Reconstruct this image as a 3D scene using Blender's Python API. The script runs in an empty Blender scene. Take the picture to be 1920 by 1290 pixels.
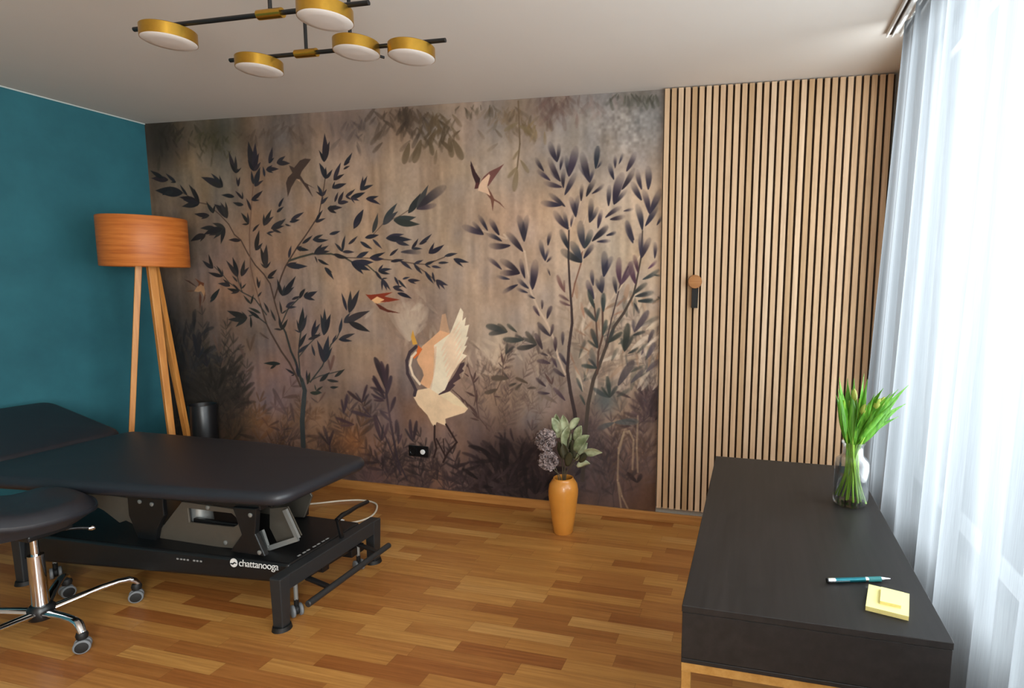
import bpy, bmesh, math, random
import numpy as np
from mathutils import Vector, Matrix
random.seed(7)
rng = np.random.default_rng(11)
SC = bpy.context.scene
COL = SC.collection

# ---------------------------------------------------------------- camera
cam = bpy.data.cameras.new('camera')
cam_o = bpy.data.objects.new('camera', cam); COL.objects.link(cam_o)
Rc = ((0.9727645711, 0.2314886886, 0.0119195736),
      (-0.0385169518, 0.1107204801, 0.9931049389),
      (-0.2285728191, 0.9665164056, -0.1166211990))
m = Matrix(((Rc[0][0], Rc[1][0], -Rc[2][0], 4.2120),
            (Rc[0][1], Rc[1][1], -Rc[2][1], -3.3042),
            (Rc[0][2], Rc[1][2], -Rc[2][2], 1.4257),
            (0, 0, 0, 1)))
cam_o.matrix_world = m
cam.sensor_fit = 'HORIZONTAL'; cam.sensor_width = 36.0
cam.lens = 1076.09 / 1920 * 36
cam.shift_x = (960 - 1157.48) / 1920
cam.shift_y = (657.92 - 645) / 1920
cam.clip_start = 0.02
SC.camera = cam_o

# ---------------------------------------------------------------- light
SC.view_settings.view_transform = 'Standard'
SC.view_settings.look = 'None'
SC.view_settings.gamma = 1.0
SC.view_settings.use_curve_mapping = False
SC.view_settings.exposure = 0.0
world = bpy.data.worlds.new('sky'); SC.world = world
world.use_nodes = True
wb = world.node_tree.nodes['Background']
wt = world.node_tree
w_tc = wt.nodes.new('ShaderNodeTexCoord'); w_sp = wt.nodes.new('ShaderNodeSeparateXYZ'); w_mr = wt.nodes.new('ShaderNodeMapRange'); w_rp = wt.nodes.new('ShaderNodeValToRGB')
wt.links.new(w_tc.outputs['Generated'], w_sp.inputs[0]); wt.links.new(w_sp.outputs['Z'], w_mr.inputs[0])
w_mr.inputs[1].default_value = -0.5; w_mr.inputs[2].default_value = 0.5; wt.links.new(w_mr.outputs[0], w_rp.inputs[0])
w_rp.color_ramp.elements[0].position = 0.15; w_rp.color_ramp.elements[0].color = (0.26, 0.30, 0.36, 1)     # street level
w_rp.color_ramp.elements[1].position = 0.55; w_rp.color_ramp.elements[1].color = (0.80, 0.90, 1.0, 1)       # overcast sky
wt.links.new(w_rp.outputs[0], wb.inputs[0]); wb.inputs[1].default_value = 0.8

def area(name, loc, direction, sx, sy, power, color):
    l = bpy.data.lights.new(name, 'AREA'); l.shape = 'RECTANGLE'; l.size = sx; l.size_y = sy
    l.energy = power; l.color = color
    o = bpy.data.objects.new(name, l); COL.objects.link(o)
    o.location = loc
    o.rotation_euler = Vector(direction).to_track_quat('-Z', 'Y').to_euler()
    return o
area('daylight_side_window', (5.36, -2.05, 1.55), (-1, 0.08, -0.03), 2.75, 1.9, 560, (0.93, 0.97, 1.0))
area('fill_added_window', (5.25, -4.62, 1.60), (-1, 0.55, -0.04), 1.4, 1.6, 340, (1.0, 0.985, 0.96))  # added fill light behind the camera, brightens the room

# ---------------------------------------------------------------- materials
def lin(c):
    if isinstance(c, str):
        c = c.lstrip('#'); c = [int(c[i:i+2], 16) for i in (0, 2, 4)]
    out = []
    for v in c[:3]:
        v = v / 255.0
        out.append(v / 12.92 if v <= 0.04045 else ((v + 0.055) / 1.055) ** 2.4)
    return (*out, 1.0)

class N:
    """tiny node-graph helper"""
    def __init__(self, name):
        self.m = bpy.data.materials.new(name); self.m.use_nodes = True
        self.t = self.m.node_tree; self.b = self.t.nodes['Principled BSDF']
        self.out = self.t.nodes['Material Output']
    def n(self, typ, **kw):
        nd = self.t.nodes.new(typ)
        for k, v in kw.items(): setattr(nd, k, v)
        return nd
    def l(self, a, b): self.t.links.new(a, b)
    def math(self, op, a, b=None):
        nd = self.n('ShaderNodeMath', operation=op)
        for i, v in enumerate((a, b)):
            if v is None: continue
            if isinstance(v, (int, float)): nd.inputs[i].default_value = v
            else: self.l(v, nd.inputs[i])
        return nd.outputs[0]
    def ramp(self, fac, stops):
        r = self.n('ShaderNodeValToRGB'); e = r.color_ramp.elements
        while len(e) < len(stops): e.new(0.5)
        for el, (p, c) in zip(e, stops): el.position = p; el.color = lin(c)
        self.l(fac, r.inputs[0]); return r.outputs[0]
    def coord(self, scale=(1, 1, 1), which='Object'):
        tc = self.n('ShaderNodeTexCoord'); mp = self.n('ShaderNodeMapping')
        mp.inputs['Scale'].default_value = scale
        self.l(tc.outputs[which], mp.inputs[0]); return mp.outputs[0]
    def noise(self, vec, scale=5, detail=4, rough=0.55):
        nd = self.n('ShaderNodeTexNoise'); nd.inputs['Scale'].default_value = scale
        nd.inputs['Detail'].default_value = detail; nd.inputs['Roughness'].default_value = rough
        self.l(vec, nd.inputs['Vector']); return nd.outputs['Fac']
    def mix(self, fac, a, b, mode='MIX'):
        nd = self.n('ShaderNodeMix', data_type='RGBA', blend_type=mode)
        for sock, v in ((nd.inputs['Factor'], fac), (nd.inputs['A'], a), (nd.inputs['B'], b)):
            if isinstance(v, (int, float)): sock.default_value = v
            elif isinstance(v, tuple): sock.default_value = v
            else: self.l(v, sock)
        return nd.outputs['Result']
    def bump(self, h, strength=0.2, dist=0.002):
        nd = self.n('ShaderNodeBump'); nd.inputs['Strength'].default_value = strength
        nd.inputs['Distance'].default_value = dist
        self.l(h, nd.inputs['Height']); self.l(nd.outputs[0], self.b.inputs['Normal'])

def simple(name, col, rough=0.5, metal=0.0, var=0.12, vscale=30, bump=0.0, bscale=200, spec=0.5, coat=0.0):
    g = N(name); v = g.coord()
    c = lin(col)
    dark = tuple(x * (1 - var) for x in c[:3]) + (1,); lite = tuple(min(1, x * (1 + var)) for x in c[:3]) + (1,)
    f = g.noise(v, vscale, 3)
    g.l(g.mix(f, dark, lite), g.b.inputs['Base Color'])
    g.b.inputs['Roughness'].default_value = rough; g.b.inputs['Metallic'].default_value = metal
    g.b.inputs['Specular IOR Level'].default_value = spec
    g.b.inputs['Coat Weight'].default_value = coat
    if bump: g.bump(g.noise(v, bscale, 3), bump)
    return g.m

def wood(name, c0, c1, c2, axis='Z', rough=0.45, fine=1.0):
    g = N(name)
    s = {'X': (1.2, 22, 22), 'Y': (22, 1.2, 22), 'Z': (22, 22, 1.2)}[axis]
    v = g.coord(tuple(x * fine for x in s))
    f = g.noise(v, 2.2, 6, 0.62)
    g.l(g.ramp(f, [(0.28, c0), (0.5, c1), (0.72, c2)]), g.b.inputs['Base Color'])
    g.b.inputs['Roughness'].default_value = rough
    g.bump(f, 0.12, 0.001)
    return g.m

MAT = {}
MAT['ceiling'] = simple('ceiling_paint', '#d9d3cc', 0.9, var=0.02, vscale=3)
MAT['white'] = simple('white_paint', '#e4e0da', 0.85, var=0.02)
MAT['plaster'] = simple('grey_plaster', '#a7a49c', 0.9, var=0.18, vscale=60, bump=0.3)
MAT['caulk'] = simple('caulk', '#b9c4c2', 0.7, var=0.03)
MAT['pvc'] = simple('white_plastic', '#e8e8e6', 0.35, var=0.02)
g = N('teal_paint'); v = g.coord()
g.l(g.ramp(g.noise(v, 2.5, 5, 0.6), [(0.3, '#1f5a66'), (0.7, '#2a6b77')]), g.b.inputs['Base Color'])
g.b.inputs['Roughness'].default_value = 0.75; g.bump(g.noise(v, 160, 3), 0.25, 0.001); MAT['teal'] = g.m

# oak strip parquet: short staves laid along X, each with its own tone
g = N('oak_parquet')
tc = g.n('ShaderNodeTexCoord'); sp = g.n('ShaderNodeSeparateXYZ'); g.l(tc.outputs['Object'], sp.inputs[0])
row = g.math('FLOOR', g.math('DIVIDE', sp.outputs[1], 0.068))
wn = g.n('ShaderNodeTexWhiteNoise', noise_dimensions='1D'); g.l(row, wn.inputs['W'])
u = g.math('DIVIDE', g.math('ADD', sp.outputs[0], g.math('MULTIPLY', wn.outputs['Value'], 3.7)), 0.44)
colm = g.math('FLOOR', u)
cx = g.n('ShaderNodeCombineXYZ'); g.l(row, cx.inputs[0]); g.l(colm, cx.inputs[1])
wn2 = g.n('ShaderNodeTexWhiteNoise', noise_dimensions='2D'); g.l(cx.outputs[0], wn2.inputs['Vector'])
tone = g.ramp(wn2.outputs['Value'], [(0.0, '#a06331'), (0.10, '#a86e38'), (0.28, '#b67d42'), (0.6, '#c08948'), (0.88, '#c99552'), (1.0, '#d2a160')])
gv = g.n('ShaderNodeCombineXYZ')
g.l(g.math('ADD', g.math('MULTIPLY', sp.outputs[0], 2.0), g.math('MULTIPLY', wn2.outputs['Value'], 37.0)), gv.inputs[0])
g.l(g.math('MULTIPLY', sp.outputs[1], 60.0), gv.inputs[1]); g.l(colm, gv.inputs[2])
grain = g.noise(gv.outputs[0], 1.6, 5, 0.6)
tone = g.mix(0.55, tone, g.ramp(grain, [(0.25, '#8d6a4a'), (0.5, '#cfc0ad'), (0.75, '#ffffff')]), 'MULTIPLY')
fy = g.math('FRACT', g.math('DIVIDE', sp.outputs[1], 0.068)); fx = g.math('FRACT', u)
gap = g.math('MAXIMUM', g.math('GREATER_THAN', g.math('ABSOLUTE', g.math('SUBTRACT', fy, 0.5)), 0.488),
             g.math('GREATER_THAN', g.math('ABSOLUTE', g.math('SUBTRACT', fx, 0.5)), 0.4975))
tone = g.mix(g.math('MULTIPLY', gap, 0.35), tone, lin('#5c3717'))
g.l(tone, g.b.inputs['Base Color'])
g.b.inputs['Roughness'].default_value = 0.38
g.bump(grain, 0.06, 0.001)
MAT['floor'] = g.m

MAT['skirting'] = wood('oak_skirting', '#9a6530', '#b27a3f', '#c08a4c', 'X', 0.4)
MAT['felt'] = simple('dark_felt', '#3a2c20', 0.95, var=0.2)
g = N('oak_slat')   # tone changes from slat to slat
tc = g.n('ShaderNodeTexCoord'); sp = g.n('ShaderNodeSeparateXYZ'); g.l(tc.outputs['Object'], sp.inputs[0])
wn = g.n('ShaderNodeTexWhiteNoise', noise_dimensions='1D')
g.l(g.math('FLOOR', g.math('DIVIDE', sp.outputs[0], 0.03794)), wn.inputs['W'])
gv = g.n('ShaderNodeCombineXYZ')
g.l(g.math('MULTIPLY', sp.outputs[0], 45.0), gv.inputs[0]); g.l(g.math('MULTIPLY', sp.outputs[2], 2.6), gv.inputs[2])
g.l(g.math('MULTIPLY', wn.outputs['Value'], 30.0), gv.inputs[1])
gr = g.noise(gv.outputs[0], 1.4, 6, 0.6)
base = g.ramp(wn.outputs['Value'], [(0.0, '#c8a67e'), (0.35, '#dab995'), (0.7, '#e2c2a0'), (1.0, '#e8cdae')])
base = g.mix(0.45, base, g.ramp(gr, [(0.25, '#9c8468'), (0.55, '#e6dccf'), (0.8, '#ffffff')]), 'MULTIPLY')
g.l(base, g.b.inputs['Base Color']); g.b.inputs['Roughness'].default_value = 0.6
MAT['slat'] = g.m

MAT['knobwood'] = wood('turned_oak', '#8e5a2e', '#a8703e', '#b98350', 'X', 0.4, 2)
MAT['leather'] = simple('black_leather', '#0c0b0b', 0.55)
g = N('veneer_shade'); f = g.noise(g.coord((2.5, 2.5, 42)), 1.6, 5, 0.6)
g.l(g.ramp(f, [(0.28, '#a8561c'), (0.5, '#bf6a28'), (0.72, '#cf7c36')]), g.b.inputs['Base Color'])
g.b.inputs['Roughness'].default_value = 0.5; MAT['shade'] = g.m
MAT['oakleg'] = wood('oiled_oak', '#b3702f', '#c8843d', '#d79850', 'Z', 0.45)
MAT['binblack'] = simple('black_enamel', '#16171a', 0.35)
MAT['vinyl'] = simple('black_vinyl', '#22242a', 0.42, var=0.15, vscale=8, bump=0.12, bscale=500)
MAT['blackmetal'] = simple('black_powdercoat', '#0e0f11', 0.38, var=0.15, bump=0.05, bscale=600)
MAT['darkgrey'] = simple('charcoal_powdercoat', '#232527', 0.45, var=0.1)
MAT['greysteel'] = simple('grey_steel_plate', '#5c564d', 0.45, 0.35, var=0.1)
MAT['silver'] = simple('silver_paint', '#8f918f', 0.4, 0.5, var=0.06)
MAT['rubber'] = simple('black_rubber', '#0a0a0a', 0.6)
MAT['greytyre'] = simple('grey_tyre', '#74777a', 0.5)
MAT['chrome'] = simple('chrome', '#e2e2e4', 0.09, 1.0, var=0.02)
MAT['print'] = simple('white_print', '#d9d9d6', 0.6, var=0.02)
MAT['greyprint'] = simple('grey_print', '#8c8c8a', 0.6, var=0.02)
MAT['brass'] = simple('brushed_brass', '#c79c41', 0.3, 1.0, var=0.1, vscale=80)
MAT['opal'] = simple('opal_diffuser', '#cfc8c2', 0.5, var=0.02)
MAT['framegrey'] = simple('grey_window_frame', '#4a4c4e', 0.5)
MAT['cord'] = simple('white_cord', '#e6dcc8', 0.5, var=0.03)
MAT['ceramic'] = simple('ochre_vase', '#d08a38', 0.32, var=0.14, vscale=9, coat=0.2)
MAT['stalk'] = simple('brown_stalk', '#4c4330', 0.7)
g = N('dusky_petal')
g.l(g.ramp(g.noise(g.coord(), 75, 3), [(0.32, '#4a403f'), (0.5, '#8d7b78'), (0.66, '#c4b0aa')]), g.b.inputs['Base Color'])
g.b.inputs['Roughness'].default_value = 0.75; MAT['petal'] = g.m
g = N('silk_leaf'); geo = g.n('ShaderNodeNewGeometry')
g.l(g.mix(geo.outputs['Backfacing'], g.ramp(g.noise(g.coord(), 14, 3), [(0.35, '#6c7550'), (0.62, '#b6bc98')]), lin('#5a5138')), g.b.inputs['Base Color'])
g.b.inputs['Roughness'].default_value = 0.5; MAT['silkleaf'] = g.m
MAT['darkleaf'] = simple('dark_silk_leaf', '#3c3a26', 0.5, var=0.3, vscale=30)
MAT['desk'] = wood('black_brown_oak', '#1b1817', '#201d1c', '#262221', 'Y', 0.5)
MAT['desk'].node_tree.nodes['Principled BSDF'].inputs['Specular IOR Level'].default_value = 0.28
MAT['deskframe'] = wood('oak_frame', '#8f6429', '#a1753a', '#b08548', 'Y', 0.5)
g = N('tulip_leaf')
g.l(g.ramp(g.noise(g.coord((30, 30, 3)), 3, 4), [(0.3, '#3f7a1e'), (0.55, '#62a32c'), (0.8, '#8cc24a')]), g.b.inputs['Base Color'])
g.b.inputs['Roughness'].default_value = 0.4; MAT['tulipleaf'] = g.m
MAT['tulipstem'] = simple('tulip_stem', '#93bd3c', 0.4, var=0.15)
MAT['bud'] = simple('tulip_bud', '#a4b24a', 0.45, var=0.25, vscale=60)
MAT['note'] = simple('yellow_paper', '#f6eea0', 0.8, var=0.02)
MAT['noteside'] = simple('yellow_paper_edges', '#d9c77c', 0.85, var=0.1, vscale=300)
MAT['penteal'] = simple('teal_metal', '#12606a', 0.28, 0.6, var=0.05)
MAT['pengrip'] = simple('teal_grip', '#1c6f72', 0.6, var=0.05)
MAT['socket'] = simple('black_socket', '#101012', 0.3)

def clear(name, tint, gloss=0.10, ior=1.45):
    g = N(name); g.t.nodes.remove(g.b)
    tr = g.n('ShaderNodeBsdfTransparent'); tr.inputs[0].default_value = tint
    gl = g.n('ShaderNodeBsdfGlossy'); gl.inputs['Roughness'].default_value = 0.02
    lw = g.n('ShaderNodeLayerWeight'); lw.inputs['Blend'].default_value = gloss
    mx = g.n('ShaderNodeMixShader'); g.l(lw.outputs['Facing'], mx.inputs[0])
    g.l(tr.outputs[0], mx.inputs[1]); g.l(gl.outputs[0], mx.inputs[2]); g.l(mx.outputs[0], g.out.inputs[0])
    return g.m
MAT['glass'] = clear('clear_glass', (0.97, 0.982, 0.976, 1), 0.21)
MAT['water'] = clear('water', (0.97, 0.985, 0.975, 1), 0.06)
MAT['pane'] = clear('window_glass', (0.95, 0.97, 0.97, 1), 0.08)

g = N('sheer_voile'); g.t.nodes.remove(g.b)
nz = g.noise(g.coord((1, 220, 3)), 3, 2)
cl = g.ramp(nz, [(0.2, '#5f6164'), (0.8, '#696c6f')])
df = g.n('ShaderNodeBsdfDiffuse'); tl = g.n('ShaderNodeBsdfTranslucent'); tp = g.n('ShaderNodeBsdfTransparent')
g.l(cl, df.inputs[0]); g.l(cl, tl.inputs[0])
m1 = g.n('ShaderNodeMixShader'); m1.inputs[0].default_value = 0.55; g.l(df.outputs[0], m1.inputs[1]); g.l(tl.outputs[0], m1.inputs[2])
m2 = g.n('ShaderNodeMixShader'); m2.inputs[0].default_value = 0.15; g.l(m1.outputs[0], m2.inputs[1]); g.l(tp.outputs[0], m2.inputs[2])
g.l(m2.outputs[0], g.out.inputs[0]); MAT['voile'] = g.m

g = N('mural_print')
at = g.n('ShaderNodeAttribute', attribute_name='paint'); v = g.coord()
g.l(g.mix(0.35, at.outputs['Color'], g.ramp(g.noise(v, 7, 6, 0.7), [(0.3, '#9a9a9a'), (0.7, '#ffffff')]), 'MULTIPLY'), g.b.inputs['Base Color'])
g.b.inputs['Roughness'].default_value = 0.8; g.b.inputs['Specular IOR Level'].default_value = 0.25
MAT['mural'] = g.m

# ---------------------------------------------------------------- mesh helpers
class MB:
    def __init__(self): self.v = []; self.f = []
    def add(self, vs, fs):
        o = len(self.v); self.v += [tuple(map(float, q)) for q in vs]; self.f += [tuple(i + o for i in t) for t in fs]; return self
    def box(self, x0, x1, y0, y1, z0, z1):
        return self.add([(x0,y0,z0),(x1,y0,z0),(x1,y1,z0),(x0,y1,z0),(x0,y0,z1),(x1,y0,z1),(x1,y1,z1),(x0,y1,z1)],
                        [(0,3,2,1),(4,5,6,7),(0,1,5,4),(1,2,6,5),(2,3,7,6),(3,0,4,7)])
    def hexa(self, b, t):   # bottom and top quads, same winding
        return self.add(list(b) + list(t), [(0,3,2,1),(4,5,6,7),(0,1,5,4),(1,2,6,5),(2,3,7,6),(3,0,4,7)])
    def beam(self, p, q, w, h, up=(0, 0, 1)):
        p, q = Vector(p), Vector(q); d = (q - p).normalized(); s = d.cross(Vector(up))
        if s.length < 1e-4: s = d.cross(Vector((1, 0, 0)))
        s.normalize(); u_ = s.cross(d)
        a = [s*sx*w/2 + u_*sz*h/2 for sx, sz in ((-1,-1),(1,-1),(1,1),(-1,1))]
        return self.hexa([p + k for k in a], [q + k for k in a])
    def cyl(self, p, q, r0, r1=None, n=20, cap=True):
        return self.tube([p, q], [r0, r0 if r1 is None else r1], n, cap)
    def tube(self, pts, r, n=10, cap=True):
        pts = [Vector(p) for p in pts]; k = len(pts)
        rs = r if isinstance(r, (list, tuple)) else [r] * k
        vs, fs = [], []; prev = None
        for i, p in enumerate(pts):
            d = (pts[min(i+1, k-1)] - pts[max(i-1, 0)]).normalized()
            if prev is None:
                s = d.cross(Vector((0, 0, 1)))
                if s.length < 1e-3: s = d.cross(Vector((1, 0, 0)))
            else: s = prev - d * prev.dot(d)
            s.normalize(); prev = s; u_ = d.cross(s)
            for j in range(n):
                a = 2*math.pi*j/n; vs.append(p + (s*math.cos(a) + u_*math.sin(a)) * rs[i])
        for i in range(k-1):
            for j in range(n):
                fs.append((i*n+j, i*n+(j+1) % n, (i+1)*n+(j+1) % n, (i+1)*n+j))
        if cap: fs += [tuple(range(n))[::-1], tuple(range((k-1)*n, k*n))]
        return self.add(vs, fs)
    def lathe(self, prof, c, n=40, axis=None):
        c = Vector(c); rot = Vector(axis).to_track_quat('Z', 'Y').to_matrix() if axis else Matrix.Identity(3)
        vs, fs = [], []; k = len(prof)
        for r, z in prof:
            for j in range(n):
                a = 2*math.pi*j/n; vs.append(c + rot @ Vector((r*math.cos(a), r*math.sin(a), z)))
        for i in range(k-1):
            for j in range(n):
                fs.append((i*n+j, i*n+(j+1) % n, (i+1)*n+(j+1) % n, (i+1)*n+j))
        if prof[0][0] > 1e-6: fs.append(tuple(range(n))[::-1])
        if prof[-1][0] > 1e-6: fs.append(tuple(range((k-1)*n, k*n)))
        return self.add(vs, fs)
    def prism_xz(self, poly, y0, y1):
        n = len(poly)
        return self.add([(x, y0, z) for x, z in poly] + [(x, y1, z) for x, z in poly],
                        [tuple(range(n)), tuple(range(n, 2*n))[::-1]] + [(i, i+n, (i+1) % n + n, (i+1) % n) for i in range(n)])
    def ring_xz(self, outer, inner, y0, y1):
        n = len(outer); vs = [(x, y, z) for y in (y0, y1) for x, z in list(outer) + list(inner)]; fs = []
        for i in range(n):
            j = (i+1) % n
            fs += [(i, j, n+j, n+i), (2*n+i, 3*n+i, 3*n+j, 2*n+j), (i, 2*n+i, 2*n+j, j), (n+i, n+j, 3*n+j, 3*n+i)]
        return self.add(vs, fs)
    def blade(self, pts, w, side, cup=0.0, prof=None):
        """leaf: midrib points, half width w, side vector; a cupped two-sided blade with a little thickness"""
        pts = [Vector(p) for p in pts]; k = len(pts); side = Vector(side).normalized(); vs, fs = [], []
        for i, p in enumerate(pts):
            t = i/(k-1); hw = w * (prof(t) if prof else math.sin(math.pi * (0.06 + 0.94*t) ** 0.8) ** 0.85)
            hw = max(hw, w*0.03)
            d = (pts[min(i+1, k-1)] - pts[max(i-1, 0)]).normalized(); s = (side - d*side.dot(d)).normalized(); nrm = s.cross(d)
            for q, e in ((-1, 1), (-.5, .3), (0, 0), (.5, .3), (1, 1)): vs.append(p + s*hw*q + nrm*hw*cup*e)
        for i in range(k-1):
            for j in range(4): fs.append((i*5+j, i*5+j+1, i*5+j+6, i*5+j+5))
        return self.add(vs, fs)
    def build(self, name, mat, parent=None, org=(0, 0, 0), smooth=False, bevel=0.0, seg=2, solid=0.0, sub=0):
        me = bpy.data.meshes.new(name); o_ = Vector(org)
        me.from_pydata([tuple(Vector(v) - o_) for v in self.v], [], self.f)
        bm = bmesh.new(); bm.from_mesh(me)
        bmesh.ops.recalc_face_normals(bm, faces=bm.faces) if solid == 0 else None
        bm.to_mesh(me); bm.free()
        o = bpy.data.objects.new(name, me); COL.objects.link(o)
        me.materials.append(MAT[mat] if isinstance(mat, str) else mat)
        if parent is not None: o.parent = parent
        else: o.location = o_
        if smooth:
            for pl in me.polygons: pl.use_smooth = True
        if solid:
            md = o.modifiers.new('solidify', 'SOLIDIFY'); md.thickness = solid; md.offset = 0
        if bevel:
            md = o.modifiers.new('bevel', 'BEVEL'); md.width = bevel; md.segments = seg; md.limit_method = 'ANGLE'; md.angle_limit = math.radians(40)
            md.harden_normals = False
        if sub:
            md = o.modifiers.new('subsurf', 'SUBSURF'); md.levels = sub; md.render_levels = sub
        if smooth and not sub and not solid:
            me.set_sharp_from_angle(angle=math.radians(42)) if hasattr(me, 'set_sharp_from_angle') else None
        return o

def tag(o, label=None, cat=None, group=None, kind=None):
    if label: o['label'] = label
    if cat: o['category'] = cat
    if group: o['group'] = group
    if kind: o['kind'] = kind
    return o
def thing(name, loc, label, cat, group=None):
    o = bpy.data.objects.new(name, None); COL.objects.link(o); o.location = loc; o.empty_display_size = 0.05
    return tag(o, label, cat, group)
def struct(name, mb, mat, parent=None, **kw):
    o = mb.build(name, mat, parent, **kw)
    if parent is None: o['kind'] = 'structure'
    return o

# ================================================================= ROOM
RX, RY, H = 4.875, -6.7, 2.5
WY0, WY1, WZ0, WZ1 = -3.60, -0.60, 0.60, 2.42      # side window opening
struct('floor', MB().box(-0.15, RX+0.2, RY-0.2, 0.15, -0.06, 0.0), 'floor')
struct('ceiling', MB().box(-0.15, RX+0.2, RY-0.2, 0.15, H, H+0.08), 'ceiling')
struct('wall_back', MB().box(-0.15, RX+0.2, 0.0, 0.15, 0.0, H), 'plaster')
struct('wall_left', MB().box(-0.15, 0.0, RY, 0.0, 0.0, H), 'teal')
wr = MB()
SY0, SY1, SZ0, SZ1 = -5.30, -3.90, 0.62, 2.32  # opening for the added window that lets the fill light in
wr.box(RX, RX+0.06, RY, SY0, 0, H).box(RX, RX+0.06, SY0, SY1, 0, SZ0).box(RX, RX+0.06, SY0, SY1, SZ1, H).box(RX, RX+0.06, SY1, WY0, 0, H).box(RX, RX+0.06, WY1, 0, 0, H).box(RX, RX+0.06, WY0, WY1, 0, WZ0).box(RX, RX+0.06, WY0, WY1, WZ1, H)
struct('wall_right', wr, 'white')
wf = MB().box(-0.15, RX+0.2, RY-0.2, RY, 0, H)
struct('wall_front', wf, 'white')
struct('baseboard_back', MB().box(0.0, RX, -0.016, 0.0, 0.0, 0.058), 'skirting', bevel=0.003)
struct('baseboard_left', MB().box(0.0, 0.016, RY, -0.016, 0.0, 0.058), 'skirting', bevel=0.003)
struct('trim_1', MB().box(0.0, 0.006, RY, 0.0, H-0.007, H), 'caulk')
def window(name, horizontal, a0, a1, z0, z1, plane):
    w = thing(name, (0, 0, 0), None, None); w['kind'] = 'structure'
    fr, pn = MB(), MB(); mid = (a0+a1)/2; t = 0.06
    def bx(mb, u0, u1, zz0, zz1, d0, d1):
        if horizontal: mb.box(u0, u1, plane+d0, plane+d1, zz0, zz1)
        else: mb.box(plane+d0, plane+d1, u0, u1, zz0, zz1)
    for u0, u1 in ((a0, a0+t), (mid-t/2, mid+t/2), (a1-t, a1)): bx(fr, u0, u1, z0, z1, -0.031, 0.031)
    for q0, q1 in ((z0, z0+t), (z1-t, z1)):
        bx(fr, a0+t, mid-t/2, q0, q1, -0.031, 0.031); bx(fr, mid+t/2, a1-t, q0, q1, -0.031, 0.031)
    bx(pn, a0+t, mid-t/2, z0+t, z1-t, -0.003, 0.003); bx(pn, mid+t/2, a1-t, z0+t, z1-t, -0.003, 0.003)
    fr.build('window_frame', 'framegrey', w); pn.build('window_pane', 'pane', w)
window('window_1', False, WY0, WY1, WZ0, WZ1, RX+0.03)
window('window_added', False, SY0, SY1, SZ0, SZ1, RX+0.03)  # added, unseen window behind the camera, made up to carry the fill light

# ================================================================= MURAL (painted wallpaper on the back wall)
HM = np.array([0.004957916829568072, -0.0004013025030748885, -1.2519846174244553, 0.0004372024974756153, -0.004070344952283071, 3.436067543260586, 0.0002739625576031898, -0.0001310356289447335, 1.0]).reshape(3, 3)
RES = 0.0032; MX, MZ0, MZ1 = 3.683, 0.058, 2.5
nx, nz = int(MX/RES)+1, int((MZ1-MZ0)/RES)+1
def toW(pts):
    a = np.atleast_2d(np.asarray(pts, float)); q = np.c_[a, np.ones(len(a))] @ HM.T
    q = q[:, :2] / q[:, 2:3]; return np.c_[q[:, 0]/RES, (q[:, 1]-MZ0)/RES]      # design sheet -> paper cells
gx, gz = np.meshgrid(np.arange(nx), np.arange(nz))
def vnoise(sx, sz, seed):
    r = np.random.default_rng(seed); a = r.random((int(nz/sz)+3, int(nx/sx)+3))
    fx, fz = gx/sx, gz/sz; ix, iz = fx.astype(int), fz.astype(int); tx, tz = fx-ix, fz-iz
    tx, tz = tx*tx*(3-2*tx), tz*tz*(3-2*tz)
    return (a[iz, ix]*(1-tx)+a[iz, ix+1]*tx)*(1-tz)+(a[iz+1, ix]*(1-tx)+a[iz+1, ix+1]*tx)*tz
# washes: soft colour fields of the paper
keys = [(300,250,(70,66,60)),(400,250,(96,90,78)),(380,330,(128,116,98)),(330,420,(112,98,86)),(520,270,(110,98,90)),(480,450,(150,128,110)),(420,520,(140,116,102)),
 (650,240,(132,122,116)),(620,330,(158,140,122)),(760,330,(164,148,130)),(620,520,(164,142,122)),(700,480,(166,148,128)),(560,600,(138,118,108)),
 (850,350,(160,146,130)),(900,230,(150,140,130)),(940,330,(166,150,132)),(850,460,(156,142,126)),(900,540,(168,150,134)),(760,600,(150,130,116)),(1040,230,(142,136,130)),(1120,230,(146,143,140)),(1200,230,(138,136,134)),
 (980,420,(172,152,134)),(1080,460,(182,164,144)),(1150,420,(190,174,154)),(1200,470,(186,172,152)),(1000,560,(164,146,130)),(1150,600,(176,158,138)),(1220,640,(166,150,134)),
 (340,620,(72,66,62)),(400,700,(74,66,60)),(470,640,(112,98,90)),(500,730,(124,104,102)),(600,740,(128,108,96)),(680,650,(150,130,114)),(720,760,(118,100,94)),(850,720,(138,120,110)),(930,640,(160,144,128)),(960,720,(138,122,110)),
 (640,840,(122,94,72)),(600,790,(134,104,82)),(560,800,(126,100,84)),(680,800,(122,98,86)),(740,830,(118,98,90)),(800,820,(120,100,92)),(770,890,(88,70,66)),(850,830,(126,104,94)),(860,880,(100,80,74)),(920,860,(82,66,62)),(1000,900,(66,54,54)),(1100,690,(150,134,118)),(1160,680,(182,166,146)),(1210,700,(176,164,148)),(1140,740,(150,136,124)),(1080,760,(124,108,104)),(1170,790,(138,122,110)),(1150,860,(108,92,88)),(1220,760,(104,90,84)),(1120,930,(92,76,72)),(1200,940,(82,66,60)),(900,900,(70,58,58)),(700,890,(80,64,64)),(450,820,(86,70,62)),(330,780,(52,48,46)),(560,720,(126,108,108))]
kp = toW([k[:2] for k in keys]); kc = np.array([k[2] for k in keys], float)
img = np.zeros((nz, nx, 3)); wsum = np.zeros((nz, nx))
for (px, pz), c in zip(kp, kc):
    w = 1.0/(((gx-px)**2+(gz-pz)**2)/3600.0+0.35)**1.6; wsum += w; img += w[..., None]*c
img /= wsum[..., None]
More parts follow.
